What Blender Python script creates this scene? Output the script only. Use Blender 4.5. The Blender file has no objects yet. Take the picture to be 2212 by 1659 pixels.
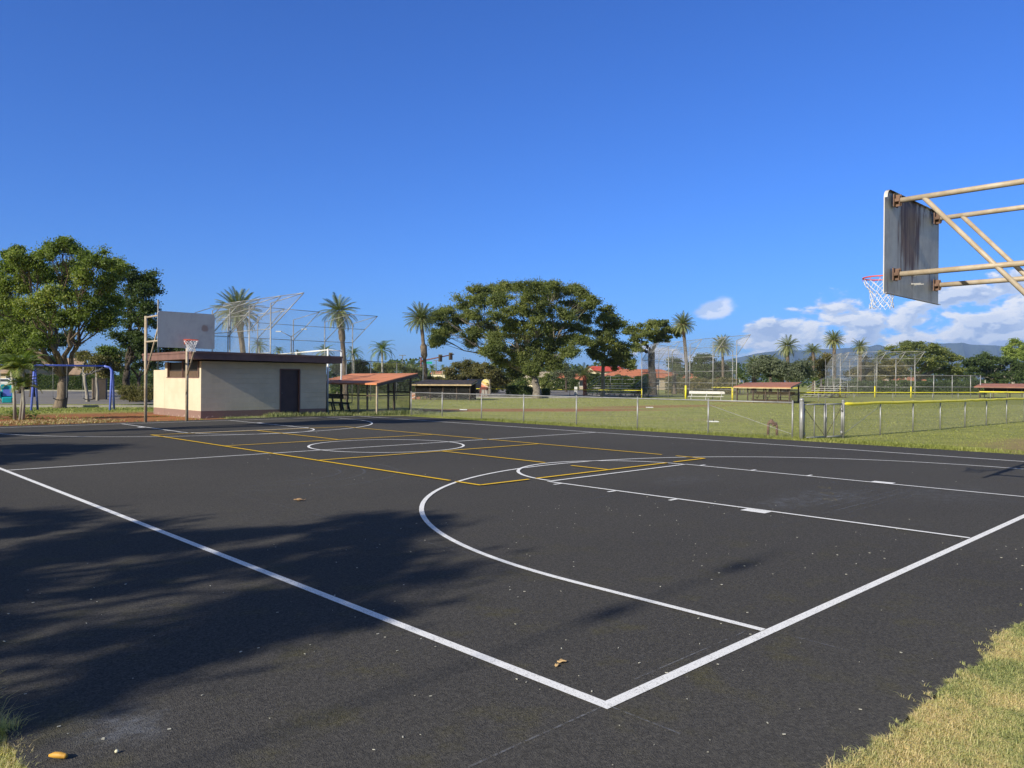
import bpy, math, random
import numpy as np
from mathutils import Vector, Matrix
random.seed(7); rng = np.random.default_rng(11)
C = bpy.context.scene.collection
PI = math.pi
# ------------------------------------------------------------------ camera
F = 1672.8; CAM = np.array([-2.9105, -2.3396, 1.5555]); YAW, PIT, ROL = 0.7696, -0.0044, 0.0069
def basis():
    cy, sy, cp, sp = math.cos(YAW), math.sin(YAW), math.cos(PIT), math.sin(PIT)
    f = np.array([sy*cp, cy*cp, sp]); r = np.array([cy, -sy, 0.]); u = np.cross(r, f)
    cr, sr = math.cos(ROL), math.sin(ROL)
    return r*cr+u*sr, u*cr-r*sr, f
RT, UP, FW = basis()
def ray(px, py): return FW + RT*(px-1106)/F - UP*(py-829.5)/F
def at(px, py, t): return CAM + ray(px, py)*t
def gr(px, py, z=0.):
    d = ray(px, py); return CAM + d*(z-CAM[2])/d[2]
def gt(px, t, z=0.):                       # ground point in the direction of px at depth t
    P = at(px, 822, t); P[2] = z; return P
def onx(x, px, py):
    d = ray(px, py); return CAM + d*(x-CAM[0])/d[0]
cam = bpy.data.cameras.new('camera'); co = bpy.data.objects.new('camera', cam); C.objects.link(co)
cam.sensor_width = 36; cam.lens = F/2212*36; cam.clip_start = .05; cam.clip_end = 30000
m = Matrix.Identity(4)
for i in range(3):
    m[i][0], m[i][1], m[i][2], m[i][3] = RT[i], UP[i], -FW[i], CAM[i]
co.matrix_world = m
bpy.context.scene.camera = co
# ------------------------------------------------------------------ materials
class N:
    def __init__(s, name, world=False):
        if world: s.m = bpy.data.worlds.new(name)
        else: s.m = bpy.data.materials.new(name)
        s.m.use_nodes = True; s.t = s.m.node_tree; s.t.nodes.clear()
    def n(s, ty, ins=None, **kw):
        d = s.t.nodes.new(ty)
        for k, v in kw.items(): setattr(d, k, v)
        if ins:
            for k, v in ins.items():
                if isinstance(v, bpy.types.NodeSocket): s.t.links.new(v, d.inputs[k])
                elif v is not None: d.inputs[k].default_value = v
        return d
    def coord(s, kind='Object'): return s.n('ShaderNodeTexCoord').outputs[kind]
    def noise(s, vec, scale, detail=4, rough=.55, dist=0.): return s.n('ShaderNodeTexNoise', {'Vector': vec, 'Scale': scale, 'Detail': detail, 'Roughness': rough, 'Distortion': dist}).outputs['Fac']
    def ramp(s, fac, pts, interp='LINEAR'):
        d = s.n('ShaderNodeValToRGB', {'Fac': fac}); cr = d.color_ramp; cr.interpolation = interp
        while len(cr.elements) < len(pts): cr.elements.new(.5)
        for e, (p, c) in zip(cr.elements, pts):
            e.position = p; e.color = (c, c, c, 1) if isinstance(c, (int, float)) else (*c, 1)
        return d.outputs['Color']
    def mix(s, fac, a, b, blend='MIX'):
        d = s.n('ShaderNodeMix', data_type='RGBA', blend_type=blend)
        for sock, v in ((d.inputs[0], fac), (d.inputs[6], a), (d.inputs[7], b)):
            if isinstance(v, bpy.types.NodeSocket): s.t.links.new(v, sock)
            elif isinstance(v, tuple): sock.default_value = (*v, 1) if len(v) == 3 else v
            else: sock.default_value = v
        return d.outputs[2]
    def math(s, op, a, b=0., c=0., clamp=False):
        d = s.n('ShaderNodeMath', operation=op, use_clamp=clamp)
        for i, v in enumerate((a, b, c)):
            if isinstance(v, bpy.types.NodeSocket): s.t.links.new(v, d.inputs[i])
            else: d.inputs[i].default_value = v
        return d.outputs[0]
    def mr(s, v, a, b, c=0., d=1., smooth=True):
        return s.n('ShaderNodeMapRange', {'Value': v, 'From Min': a, 'From Max': b, 'To Min': c, 'To Max': d}, interpolation_type='SMOOTHSTEP' if smooth else 'LINEAR').outputs[0]
    def scalev(s, vec, sc): return s.n('ShaderNodeVectorMath', {0: vec, 1: sc}, operation='MULTIPLY').outputs[0]
    def sep(s, vec): return s.n('ShaderNodeSeparateXYZ', {0: vec}).outputs
    def bump(s, h, st=.3, dist=.02): return s.n('ShaderNodeBump', {'Height': h, 'Strength': st, 'Distance': dist}).outputs[0]
    def out(s, col, rough=.7, normal=None, metal=0., spec=.5):
        ins = {'Base Color': col if isinstance(col, bpy.types.NodeSocket) else (*col, 1), 'Roughness': rough, 'Metallic': metal, 'Specular IOR Level': spec}
        if normal is not None: ins['Normal'] = normal
        b = s.n('ShaderNodeBsdfPrincipled', ins)
        s.n('ShaderNodeOutputMaterial', {'Surface': b.outputs[0]}); return s.m
def paint(name, col, rough=.6, vary=.25, scale=3., metal=0., col2=None, spec=.4):
    s = N(name); v = s.coord(); n = s.noise(v, scale, 5, .6)
    c2 = col2 or tuple(x*(1-vary) for x in col)
    c = s.mix(s.mr(n, .35, .68), tuple(col), c2)
    return s.out(c, rough, s.bump(s.noise(v, scale*14, 3), .12, .01), metal, spec)
def leafmat(name, dark, light, yellow=None, trans=.42, patch=.35, mid=.75, yp=1.):
    s = N(name); r = s.n('ShaderNodeNewGeometry').outputs['Random Per Island']
    v = s.coord(); n = s.noise(v, patch, 3, .6)
    f = s.math('ADD', s.math('MULTIPLY', r, .55), s.math('MULTIPLY', s.mr(n, .35, .65), .45))
    pts = [(0., dark), (mid, light)]
    if yellow: pts.append((yp, yellow))
    c = s.ramp(f, pts)
    d = s.n('ShaderNodeBsdfPrincipled', {'Base Color': c, 'Roughness': .55, 'Specular IOR Level': .35})
    tc = s.mix(1., c, (1.25, 1.35, .5), 'MULTIPLY')
    t = s.n('ShaderNodeBsdfTranslucent', {'Color': tc})
    x = s.n('ShaderNodeMixShader', {0: trans, 1: d.outputs[0], 2: t.outputs[0]})
    s.n('ShaderNodeOutputMaterial', {'Surface': x.outputs[0]}); return s.m
M = {}
M['galv'] = paint('galvanised steel', (.35, .35, .345), .45, .25, 4, .35)
M['wire'] = paint('chain link wire', (.27, .275, .27), .5, .2, 4, .3)
M['darkwire'] = paint('dull chain link wire', (.17, .17, .165), .6, .2, 4, .2)
M['yellow'] = paint('yellow plastic cap', (.80, .70, .045), .5, .12, 5)
M['tan'] = paint('tan painted pipe', (.37, .29, .195), .5, .22, 6, 0, (.47, .40, .31))
M['brownpipe'] = paint('brown painted pipe', (.085, .06, .045), .6, .3, 4)
M['blue'] = paint('blue powder coat', (.13, .19, .68), .35, .15, 3)
M['teal'] = paint('teal moulded plastic', (.015, .34, .40), .35, .1, 4)
M['black'] = paint('black rubber', (.018, .018, .02), .6, .2, 5)
M['orange'] = paint('orange rim paint', (.75, .12, .05), .4, .15, 6)
M['net'] = paint('white net cord', (.72, .72, .74), .8, .15, 9)
M['door'] = paint('dark brown door paint', (.070, .042, .040), .5, .25, 2)
M['fascia'] = paint('brown fascia board', (.19, .105, .088), .6, .25, 2.5)
M['louver'] = paint('dark louver', (.03, .024, .022), .6, .3, 5)
M['screenbrown'] = paint('brown screen mesh', (.13, .085, .055), .8, .3, 18)
M['white'] = paint('white paint', (.72, .72, .70), .5, .1, 4)
M['alu'] = paint('bare aluminium', (.62, .61, .58), .4, .12, 3, .4)
M['woodplank'] = paint('weathered plank', (.22, .15, .09), .7, .35, 4)
M['tanplank'] = paint('tan plank', (.50, .38, .22), .7, .2, 3)
M['rust'] = paint('rusty cast iron', (.20, .12, .085), .8, .45, 9)
M['glass'] = paint('dark window glass', (.02, .025, .03), .08, .1, 1, 0, None, .8)
M['tyre'] = paint('tyre rubber', (.02, .02, .02), .8, .2, 8)
M['rim'] = paint('wheel alloy', (.4, .4, .42), .3, .1, 8, .8)
M['cream'] = paint('cream stucco', (.72, .64, .44), .85, .08, .8)
M['beige'] = paint('beige stucco', (.42, .35, .25), .85, .1, .8)
M['brick'] = paint('red brick', (.30, .10, .06), .85, .3, 5)
M['redpole'] = paint('rust brown steel pole', (.16, .06, .05), .5, .2, 3)
M['signgreen'] = paint('green street sign', (.01, .30, .18), .4, .1, 3)
M['signal'] = paint('signal housing', (.10, .085, .045), .5, .2, 3)
M['lens'] = paint('dark signal lens', (.03, .012, .010), .3, .2, 8)
M['concrete'] = paint('concrete', (.36, .34, .31), .85, .25, 3)
M['lampgrey'] = paint('lamp pole grey', (.16, .17, .18), .5, .2, 3)
M['lamphead'] = paint('pale lamp head', (.55, .56, .56), .5, .1, 3)
M['pad'] = paint('white base pad', (.75, .75, .72), .6, .15, 9)
M['deadleaf'] = paint('dry brown leaf', (.42, .27, .15), .8, .45, 40)
M['tanleaf'] = paint('dry tan leaf', (.62, .42, .20), .8, .35, 40)
M['stub'] = paint('yellow orange leaf stalk', (.62, .33, .05), .55, .35, 20)
M['pebble'] = paint('cream pebble', (.70, .66, .45), .8, .2, 30)
M['chips'] = paint('white paint and paper chips', (.60, .58, .48), .8, .3, 4)
M['utilgrey'] = paint('brown grey cabinet', (.07, .055, .045), .7, .25, 2)
M['wood'] = paint('weathered wood pole', (.14, .09, .06), .85, .3, 4)
def roofmat(name, col, freq=8.):
    s = N(name); v = s.coord(); x = s.sep(v)
    w = s.math('SINE', s.math('MULTIPLY', x[0], freq*6.283/2)); n = s.noise(v, 1.2, 5, .65)
    c = s.mix(s.mr(n, .35, .7), tuple(col), tuple(k*.72 for k in col))
    c = s.mix(s.mr(s.noise(s.scalev(v, (3, .4, 3)), 4., 4), .5, .75, 0, .35), c, (.5, .3, .2))
    return s.out(c, .75, s.bump(w, .25, .03))
M['roofred'] = roofmat('terracotta roll roofing', (.64, .235, .10))
M['roofpink'] = roofmat('faded red roofing', (.42, .165, .085))
M['rooftile'] = roofmat('orange clay tile', (.50, .17, .075), 3.)
M['roofbright'] = roofmat('bright red tile', (.62, .075, .04), 3.)
M['roofbrown'] = roofmat('brown roof gravel', (.15, .105, .085), 6.)
M['rooftan'] = roofmat('tan shingle', (.36, .25, .16), 3.)
M['darkroof'] = roofmat('dark tar roof', (.035, .03, .028), 3.)
def blockwall():
    s = N('cream painted block wall'); v = s.coord(); x = s.sep(v)
    uv = s.n('ShaderNodeCombineXYZ', {0: s.math('ADD', x[0], x[1]), 1: x[2]}).outputs[0]
    b = s.n('ShaderNodeTexBrick', {'Vector': uv, 'Color1': (1, 1, 1, 1), 'Color2': (.93, .93, .93, 1), 'Mortar': (1.16, 1.14, 1.08, 1), 'Scale': 1., 'Mortar Size': .0055, 'Mortar Smooth': .25, 'Brick Width': .40, 'Row Height': .20})
    n = s.noise(v, 1.3, 5, .6); n2 = s.noise(s.scalev(v, (2, 2, .5)), 2.2, 4, .6)
    base = s.mix(s.mr(n, .35, .7), (.63, .55, .41), (.57, .495, .36))
    # block joints come and go by noise and fade off the front wall
    joint_mix = s.math('MULTIPLY', s.mr(s.noise(v, .9, 2, .5), .38, .50, .15, 1.), s.mr(x[1], .01, .1, 1., .12))
    col = s.mix(joint_mix, base, s.mix(1., base, b.outputs['Color'], 'MULTIPLY'))
    col = s.mix(s.mr(n2, .62, .8, 0, .35), col, (.42, .35, .25))
    brown = s.mix(s.mr(s.noise(v, 7., 5, .7), .56, .66), (.235, .145, .12), (.62, .50, .42))
    low = s.math('LESS_THAN', s.math('ADD', x[2], s.math('MULTIPLY', s.noise(v, 6., 2), .02)), .31)
    chip = s.mr(s.noise(v, 7., 5, .7), .56, .66)
    brown = s.mix(s.math('MULTIPLY', chip, s.mr(x[2], .02, .18, 1., 0.)), (.235, .145, .12), (.62, .50, .42))
    col = s.mix(low, col, brown)
    h = s.math('MULTIPLY', b.outputs['Fac'], -1.)
    hh = s.math('ADD', h, s.math('MULTIPLY', s.noise(v, 40., 3), .25))
    return s.out(col, .8, s.bump(s.math('MULTIPLY', hh, s.mr(x[1], .01, .1, 1., .25)), .7, .015))
M['block'] = blockwall()
def boardback():
    s = N('backboard back, rust stained'); v = s.coord(); x = s.sep(v)
    n = s.noise(s.scalev(v, (9, 1, 1.1)), 1.0, 5, .65)
    cx = s.math('ABSOLUTE', s.math('SUBTRACT', x[0], -.15))
    core = s.math('MULTIPLY', s.mr(cx, .05, .55, 1., 0.), s.mr(x[2], -.55, .1, 0., 1.))
    f = s.mr(s.math('ADD', s.math('MULTIPLY', n, 1.), s.math('MULTIPLY', core, .42)), .53, .82)
    grey = s.mix(s.mr(s.noise(v, 2.5, 5, .7), .35, .7), (.60, .57, .53), (.46, .43, .40))
    c = s.mix(f, grey, s.mix(s.mr(n, .4, .65), (.30, .19, .11), (.13, .065, .045)))
    edge = s.mr(x[2], .45, .6)
    c = s.mix(s.math('MULTIPLY', edge, s.mr(s.noise(v, 6., 5), .45, .6)), c, (.06, .04, .035))
    return s.out(c, .6, s.bump(s.noise(v, 20., 3), .1, .01), .15)
def boardfront():
    s = N('backboard front, grey white'); v = s.coord(); x = s.sep(v)
    n = s.noise(v, 2., 5, .7)
    c = s.mix(s.mr(n, .4, .75), (.56, .54, .52), (.45, .42, .42))
    d = s.n('ShaderNodeVectorMath', {0: v, 1: (.62, 0, .1)}, operation='DISTANCE').outputs['Value']
    spot = s.mr(s.math('ADD', d, s.math('MULTIPLY', s.noise(v, 9., 3), .08)), .12, .2, 1., 0.)
    return s.out(s.mix(s.math('MULTIPLY', spot, .75), c, (.30, .18, .14)), .55, s.bump(s.noise(v, 20., 3), .08, .01))
M['boardback'] = boardback(); M['boardfront'] = boardfront()
def bark(name, c1, c2, sc=3., st=.5):
    s = N(name); v = s.coord(); n = s.noise(s.scalev(v, (sc, sc, sc*.25)), 1.6, 6, .7)
    return s.out(s.mix(s.mr(n, .35, .65), c1, c2), .9, s.bump(n, st, .06))
M['bark'] = bark('grey brown bark', (.20, .155, .11), (.09, .065, .045))
M['barkpale'] = bark('pale grey bark', (.34, .31, .26), (.17, .15, .12))
M['barkmid'] = bark('mid grey bark', (.25, .22, .18), (.11, .095, .075))
M['barkdark'] = bark('dark bark', (.08, .06, .045), (.035, .028, .02))
M['palmbark'] = bark('ringed palm bark', (.19, .15, .11), (.075, .055, .04), 5., .8)
M['smoothpalm'] = bark('smooth pale palm trunk', (.42, .40, .34), (.24, .23, .19), 2., .2)
M['leafbig'] = leafmat('bright mango green leaves', (.080, .130, .030), (.235, .295, .068), (.36, .36, .09))
M['leafdark'] = leafmat('dark green leaves', (0.038, 0.067, 0.020), (0.094, 0.133, 0.038))
M['leafmonk'] = leafmat('olive green canopy leaves', (0.081, 0.110, 0.037), (0.208, 0.241, 0.070), (0.333, 0.333, 0.100), patch=.5)
M['leafgrey'] = leafmat('grey green leaves', (0.080, 0.102, 0.061), (0.203, 0.232, 0.145), patch=.3)
M['leafolive'] = leafmat('brownish olive leaves', (0.087, 0.094, 0.035), (0.232, 0.210, 0.080), (0.377, 0.275, 0.116), patch=.4)
M['leafbright'] = leafmat('light green leaves', (0.131, 0.189, 0.043), (0.304, 0.377, 0.087), patch=.4)
M['palmleaf'] = leafmat('palm frond green', (0.079, 0.108, 0.046), (0.243, 0.272, 0.108), (0.472, 0.429, 0.172), trans=.2)
M['palmgreen'] = leafmat('fresh palm green', (0.072, 0.120, 0.034), (0.216, 0.276, 0.072), (0.408, 0.408, 0.120), trans=.3)
M['grass'] = leafmat('grass blades', (0.135, 0.182, 0.041), (0.324, 0.365, 0.095), (0.621, 0.540, 0.230), trans=.3, patch=.8)
M['grassnear'] = leafmat('near grass blades', (.21, .28, .095), (.56, .55, .24), (.78, .62, .36), trans=.42, patch=2.2, mid=.42, yp=.85)
M['grassfield'] = leafmat('field grass blades', (.20, .235, .055), (.33, .345, .09), (.44, .42, .15), trans=.3, patch=.25)
M['weed'] = leafmat('tall weeds', (0.108, 0.144, 0.054), (0.300, 0.324, 0.144), (0.600, 0.552, 0.336), trans=.3, patch=1.)
M['strawlitter'] = leafmat('straw', (.30, .22, .10), (.55, .42, .2), (.7, .55, .3), trans=.1, patch=2.)

# ------------------------------------------------------------------ mesh builder
def rotz(a):
    c, s = math.cos(a), math.sin(a); return np.array([[c, -s, 0], [s, c, 0], [0, 0, 1.]])
class MB:
    def __init__(s): s.v = []; s.f = []; s.mi = []
    def add(s, verts, faces, mi=0):
        o = len(s.v); s.v += [tuple(map(float, p)) for p in verts]
        s.f += [tuple(i+o for i in f) for f in faces]; s.mi += [mi]*len(faces); return s
    def box(s, c, size, rot=None, mi=0):
        hx, hy, hz = [k/2 for k in size]
        P = np.array([(x, y, z) for x in (-hx, hx) for y in (-hy, hy) for z in (-hz, hz)])
        if rot is not None: P = P @ np.asarray(rot).T
        return s.add(P+np.asarray(c, float), [(0, 1, 3, 2), (4, 6, 7, 5), (0, 4, 5, 1), (2, 3, 7, 6), (0, 2, 6, 4), (1, 5, 7, 3)], mi)
    def beam(s, a, b, w, h, mi=0):          # box from a to b
        a = np.asarray(a, float); b = np.asarray(b, float); d = b-a; L = np.linalg.norm(d); d = d/L
        up = np.array([0, 0, 1.]) if abs(d[2]) < .95 else np.array([1., 0, 0])
        x = np.cross(d, up); x /= np.linalg.norm(x); y = np.cross(x, d)
        return s.box((a+b)/2, (L, w, h), np.stack([d, x, y], 1), mi)
    def tube(s, pts, rad, n=8, cap=True, mi=0):
        pts = [np.asarray(p, float) for p in pts]; k = len(pts)
        if not hasattr(rad, '__len__'): rad = [rad]*k
        o = []; prev = None
        for i, p in enumerate(pts):
            d = pts[min(i+1, k-1)]-pts[max(i-1, 0)]; d = d/(np.linalg.norm(d)+1e-12)
            if prev is None:
                a = np.array([0, 0, 1.]) if abs(d[2]) < .9 else np.array([1., 0, 0])
                x = np.cross(d, a)
            else: x = prev-d*np.dot(prev, d)
            x = x/(np.linalg.norm(x)+1e-12); prev = x; y = np.cross(d, x)
            for j in range(n):
                t = 2*PI*j/n; o.append(p+(x*math.cos(t)+y*math.sin(t))*rad[i])
        f = [(i*n+j, i*n+(j+1) % n, (i+1)*n+(j+1) % n, (i+1)*n+j) for i in range(k-1) for j in range(n)]
        if cap: f += [tuple(range(n-1, -1, -1)), tuple((k-1)*n+j for j in range(n))]
        return s.add(o, f, mi)
    def lathe(s, prof, n=16, c=(0, 0, 0), mi=0):
        c = np.asarray(c, float); o = []; k = len(prof)
        for r, z in prof:
            for j in range(n):
                t = 2*PI*j/n; o.append(c+(r*math.cos(t), r*math.sin(t), z))
        f = [(i*n+j, i*n+(j+1) % n, (i+1)*n+(j+1) % n, (i+1)*n+j) for i in range(k-1) for j in range(n)]
        f += [tuple(range(n-1, -1, -1)), tuple((k-1)*n+j for j in range(n))]
        return s.add(o, f, mi)
    def build(s, name, mat, parent=None, smooth=False, origin=None):
        me = bpy.data.meshes.new(name)
        V = np.array(s.v)
        if origin is not None: V = V-np.asarray(origin, float)
        me.from_pydata(V.tolist(), [], s.f)
        for x in (mat if isinstance(mat, (list, tuple)) else [mat]): me.materials.append(x)
        if len(me.materials) > 1: me.polygons.foreach_set('material_index', s.mi)
        if smooth: me.polygons.foreach_set('use_smooth', [True]*len(me.polygons))
        me.update()
        o = bpy.data.objects.new(name, me); C.objects.link(o)
        if origin is not None: o.location = origin
        if parent is not None: o.parent = parent
        return o
def arr_obj(name, V, nper, mat, parent=None):      # V: (N, nper, 3) -> separate n-gons
    V = np.asarray(V); n = len(V); me = bpy.data.meshes.new(name)
    me.vertices.add(n*nper); me.vertices.foreach_set('co', V.reshape(-1).astype('f'))
    me.loops.add(n*nper); me.loops.foreach_set('vertex_index', np.arange(n*nper, dtype='i'))
    me.polygons.add(n); me.polygons.foreach_set('loop_start', np.arange(0, n*nper, nper, dtype='i'))
    me.materials.append(mat); me.update(calc_edges=True); me.validate()
    o = bpy.data.objects.new(name, me); C.objects.link(o)
    if parent is not None: o.parent = parent
    return o
def empty(name, label, cat, loc=(0, 0, 0), rz=0., group=None):
    o = bpy.data.objects.new(name, None); C.objects.link(o); o.location = [float(k) for k in loc]; o.rotation_euler = (0, 0, rz)
    o.empty_display_size = .2
    o['label'] = label; o['category'] = cat
    if group: o['group'] = group
    return o
def tag(o, label, cat, group=None):
    o['label'] = label; o['category'] = cat
    if group: o['group'] = group
    return o
def struct(o): o['kind'] = 'structure'; return o
def copy_tree(o, parent=None):
    c = o.copy(); C.objects.link(c)
    if parent is not None: c.parent = parent
    for ch in list(o.children): copy_tree(ch, c)
    return c
WELD = 0
# ------------------------------------------------------------------ world: sky and cloud bank
SUN_EL = math.radians(28.2); SUN_ROT = math.radians(-92.6)
w = N('World', True); bpy.context.scene.world = w.m
sky = w.n('ShaderNodeTexSky', sky_type='NISHITA', sun_disc=False, sun_elevation=SUN_EL, sun_rotation=SUN_ROT, air_density=1.0, dust_density=.35, ozone_density=3.2)
SKYS = .13
g = w.coord('Generated'); xyz = w.sep(g)
# sky tint: deep blue away from the sun, sun side toned to tune ambient light
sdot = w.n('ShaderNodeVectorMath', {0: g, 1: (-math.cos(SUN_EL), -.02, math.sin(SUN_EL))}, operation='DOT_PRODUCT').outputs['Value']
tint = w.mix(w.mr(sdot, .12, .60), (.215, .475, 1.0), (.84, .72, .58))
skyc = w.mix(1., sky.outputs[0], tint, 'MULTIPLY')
az = w.math('ARCTAN2', xyz[0], xyz[1])                      # 0 = +y, grows toward +x
hor = w.math('SQRT', w.math('ADD', w.math('MULTIPLY', xyz[0], xyz[0]), w.math('MULTIPLY', xyz[1], xyz[1])))
el = w.math('DIVIDE', xyz[2], hor)
def azpx(px): return YAW+math.atan((px-1106)/F)
# top of the cloud bank as a function of azimuth
tops = [(900, .0), (985, .022), (1060, .0), (1330, .0), (1372, .082), (1425, .058), (1500, .05), (1600, .078), (1690, .088), (1760, .118), (1850, .112), (1930, .098), (2030, .125), (2130, .122), (2212, .14), (2500, .13), (3000, .04)]
A0, A1 = azpx(900), azpx(3000)
f = w.mr(az, A0, A1, 0, 1, False)
topc = w.ramp(f, [((azpx(p)-A0)/(A1-A0), t/.16) for p, t in tops], 'B_SPLINE')
top = w.math('MULTIPLY', topc, .16)
cv = w.n('ShaderNodeCombineXYZ', {0: w.math('MULTIPLY', az, 1.), 1: w.math('MULTIPLY', el, 1.9), 2: 3.7}).outputs[0]
n1 = w.noise(cv, 17., 9, .54, .2)
cv2 = w.n('ShaderNodeVectorMath', {0: cv, 1: (-.005, .012, 0)}, operation='ADD').outputs[0]
n2 = w.noise(cv2, 17., 6, .5, .2)
inside = w.mr(w.math('SUBTRACT', top, el), -.022, .030, -.30, .13)
lowgap = w.mr(el, .022, .050, -.10, 0.)
dens = w.math('ADD', w.math('ADD', n1, inside), lowgap)
alpha = w.mr(dens, .50, .60)
# the small detached cloud
da = w.math('DIVIDE', w.math('SUBTRACT', az, azpx(1548)), .0195); de = w.math('DIVIDE', w.math('SUBTRACT', el, .0900), .0115)
dd = w.math('SQRT', w.math('ADD', w.math('MULTIPLY', da, da), w.math('MULTIPLY', de, de)))
a2 = w.mr(w.math('ADD', dd, w.math('MULTIPLY', w.math('SUBTRACT', n1, .5), 3.2)), .65, 1.35, .78, 0.)
alpha = w.math('MULTIPLY', w.math('MAXIMUM', alpha, a2), w.mr(el, 0., .02))
lit = w.mr(w.math('SUBTRACT', n1, n2), -.035, .045)
edge = w.mr(dens, .54, .72, .45, -.12)
shade = w.math('ADD', w.math('MULTIPLY', lit, .75), edge, clamp=True)
ccol = w.ramp(shade, [(0., (2.7, 3.4, 4.9)), (.45, (4.1, 4.7, 5.8)), (1., (6.4, 6.4, 6.5))])
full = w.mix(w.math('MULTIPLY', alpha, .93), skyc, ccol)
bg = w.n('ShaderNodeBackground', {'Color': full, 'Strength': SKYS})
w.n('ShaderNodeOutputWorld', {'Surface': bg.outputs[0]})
sl = bpy.data.lights.new('sun', 'SUN'); sl.energy = 5.0; sl.angle = math.radians(.53); sl.color = (1., .93, .80)
so = bpy.data.objects.new('sun', sl); C.objects.link(so)
sd = Vector((math.cos(SUN_EL)*math.cos(math.radians(2.6)), math.cos(SUN_EL)*math.sin(math.radians(2.6)), -math.sin(SUN_EL)))
so.rotation_euler = sd.to_track_quat('-Z', 'Y').to_euler()

# ------------------------------------------------------------------ ground
def groundmat():
    s = N('park ground'); v = s.coord(); x = s.sep(v)
    big = s.noise(v, .09, 4, .6); mid = s.noise(s.scalev(v, (1, 1, 1)), .6, 6, .65); fine = s.noise(v, 9., 6, .75); vf = s.noise(v, 55., 4, .8)
    rot = s.n('ShaderNodeVectorRotate', {'Vector': v, 'Angle': YAW}, rotation_type='Z_AXIS').outputs[0]
    streak = s.noise(s.scalev(rot, (.35, 1.6, 1)), 1.1, 5, .6)
    g1 = s.mix(s.mr(fine, .35, .68), (.235, .255, .065), (.385, .38, .11))
    g1 = s.mix(s.mr(vf, .35, .7, 0, .5), g1, (.40, .37, .15))
    g1 = s.mix(s.mr(streak, .42, .66, 0, .55), g1, (.15, .185, .05))
    dry = s.mix(s.mr(fine, .3, .7), (.33, .26, .12), (.24, .17, .085))
    g1 = s.mix(s.mr(big, .52, .72, 0, .40), g1, dry)
    # dry verge at the right of the court
    def ell(cx, cy, rx, ry, a, lo=.75, hi=1.1, jit=.7):
        p = s.n('ShaderNodeMapping', {'Vector': v, 'Location': (0, 0, 0)}).outputs[0]
        d = s.n('ShaderNodeVectorMath', {0: v, 1: (cx, cy, 0)}, operation='SUBTRACT').outputs[0]
        d = s.n('ShaderNodeVectorRotate', {'Vector': d, 'Angle': -a}, rotation_type='Z_AXIS').outputs[0]
        d = s.n('ShaderNodeVectorMath', {0: d, 1: (1/rx, 1/ry, 0)}, operation='MULTIPLY').outputs[0]
        L = s.n('ShaderNodeVectorMath', {0: d}, operation='LENGTH').outputs['Value']
        L = s.math('ADD', L, s.math('MULTIPLY', s.math('SUBTRACT', mid, .5), jit))
        return s.mr(L, lo, hi, 1., 0.)
    g1 = s.mix(s.math('MULTIPLY', ell(21.5, 1.2, 5.5, 2.8, 0., .5, 1.2), .9), g1, s.mix(s.mr(fine, .3, .7), (.40, .28, .14), (.27, .20, .09)))
    dirt = s.mix(s.mr(mid, .35, .7), (.36, .15, .065), (.27, .11, .055)); dirt = s.mix(s.mr(vf, .45, .75, 0, .5), dirt, (.42, .22, .12))
    g1 = s.mix(s.math('MULTIPLY', ell(26.5, 27.2, 8.5, 2.3, -.55, .6, 1.15), .9), g1, dirt)
    g1 = s.mix(s.math('MULTIPLY', ell(38., 26.5, 9., 2.6, -.1, .3, 1.2), .6), g1, dirt)
    # bare earth strip behind the far baseline and round the block building
    band = s.math('MULTIPLY', s.mr(s.math('ADD', x[1], s.math('MULTIPLY', mid, 2.4)), 35.0, 38.4, 1., 0.), s.mr(s.math('ADD', x[1], s.math('MULTIPLY', mid, .8)), 26.6, 27.3))
    band = s.math('MULTIPLY', band, s.mr(x[0], 9.6, 11.2, 1., 0.))
    g1 = s.mix(s.math('MULTIPLY', band, s.mr(s.noise(v, 1.7, 5, .7), .30, .5, .55, 1.)), g1, dirt)
    under = s.math('MULTIPLY', s.math('MULTIPLY', s.mr(x[0], 50, 53), s.mr(x[0], 59, 61, 1, 0)), s.math('MULTIPLY', s.mr(x[1], 24, 26), s.mr(x[1], 31, 33, 1, 0)))
    g1 = s.mix(s.math('MULTIPLY', under, .5), g1, dirt)
    h = s.math('ADD', fine, s.math('MULTIPLY', vf, .5))
    return s.out(g1, .95, s.bump(h, .8, .06), 0, .1)
gm = MB(); R_ = 7500.
gm.add([(-3050, -3050, -.03), (9650, -3050, -.03), (9650, 7250, -.03), (-3050, 7250, -.03)], [(0, 1, 2, 3)])
struct(gm.build('ground', groundmat()))
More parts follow.
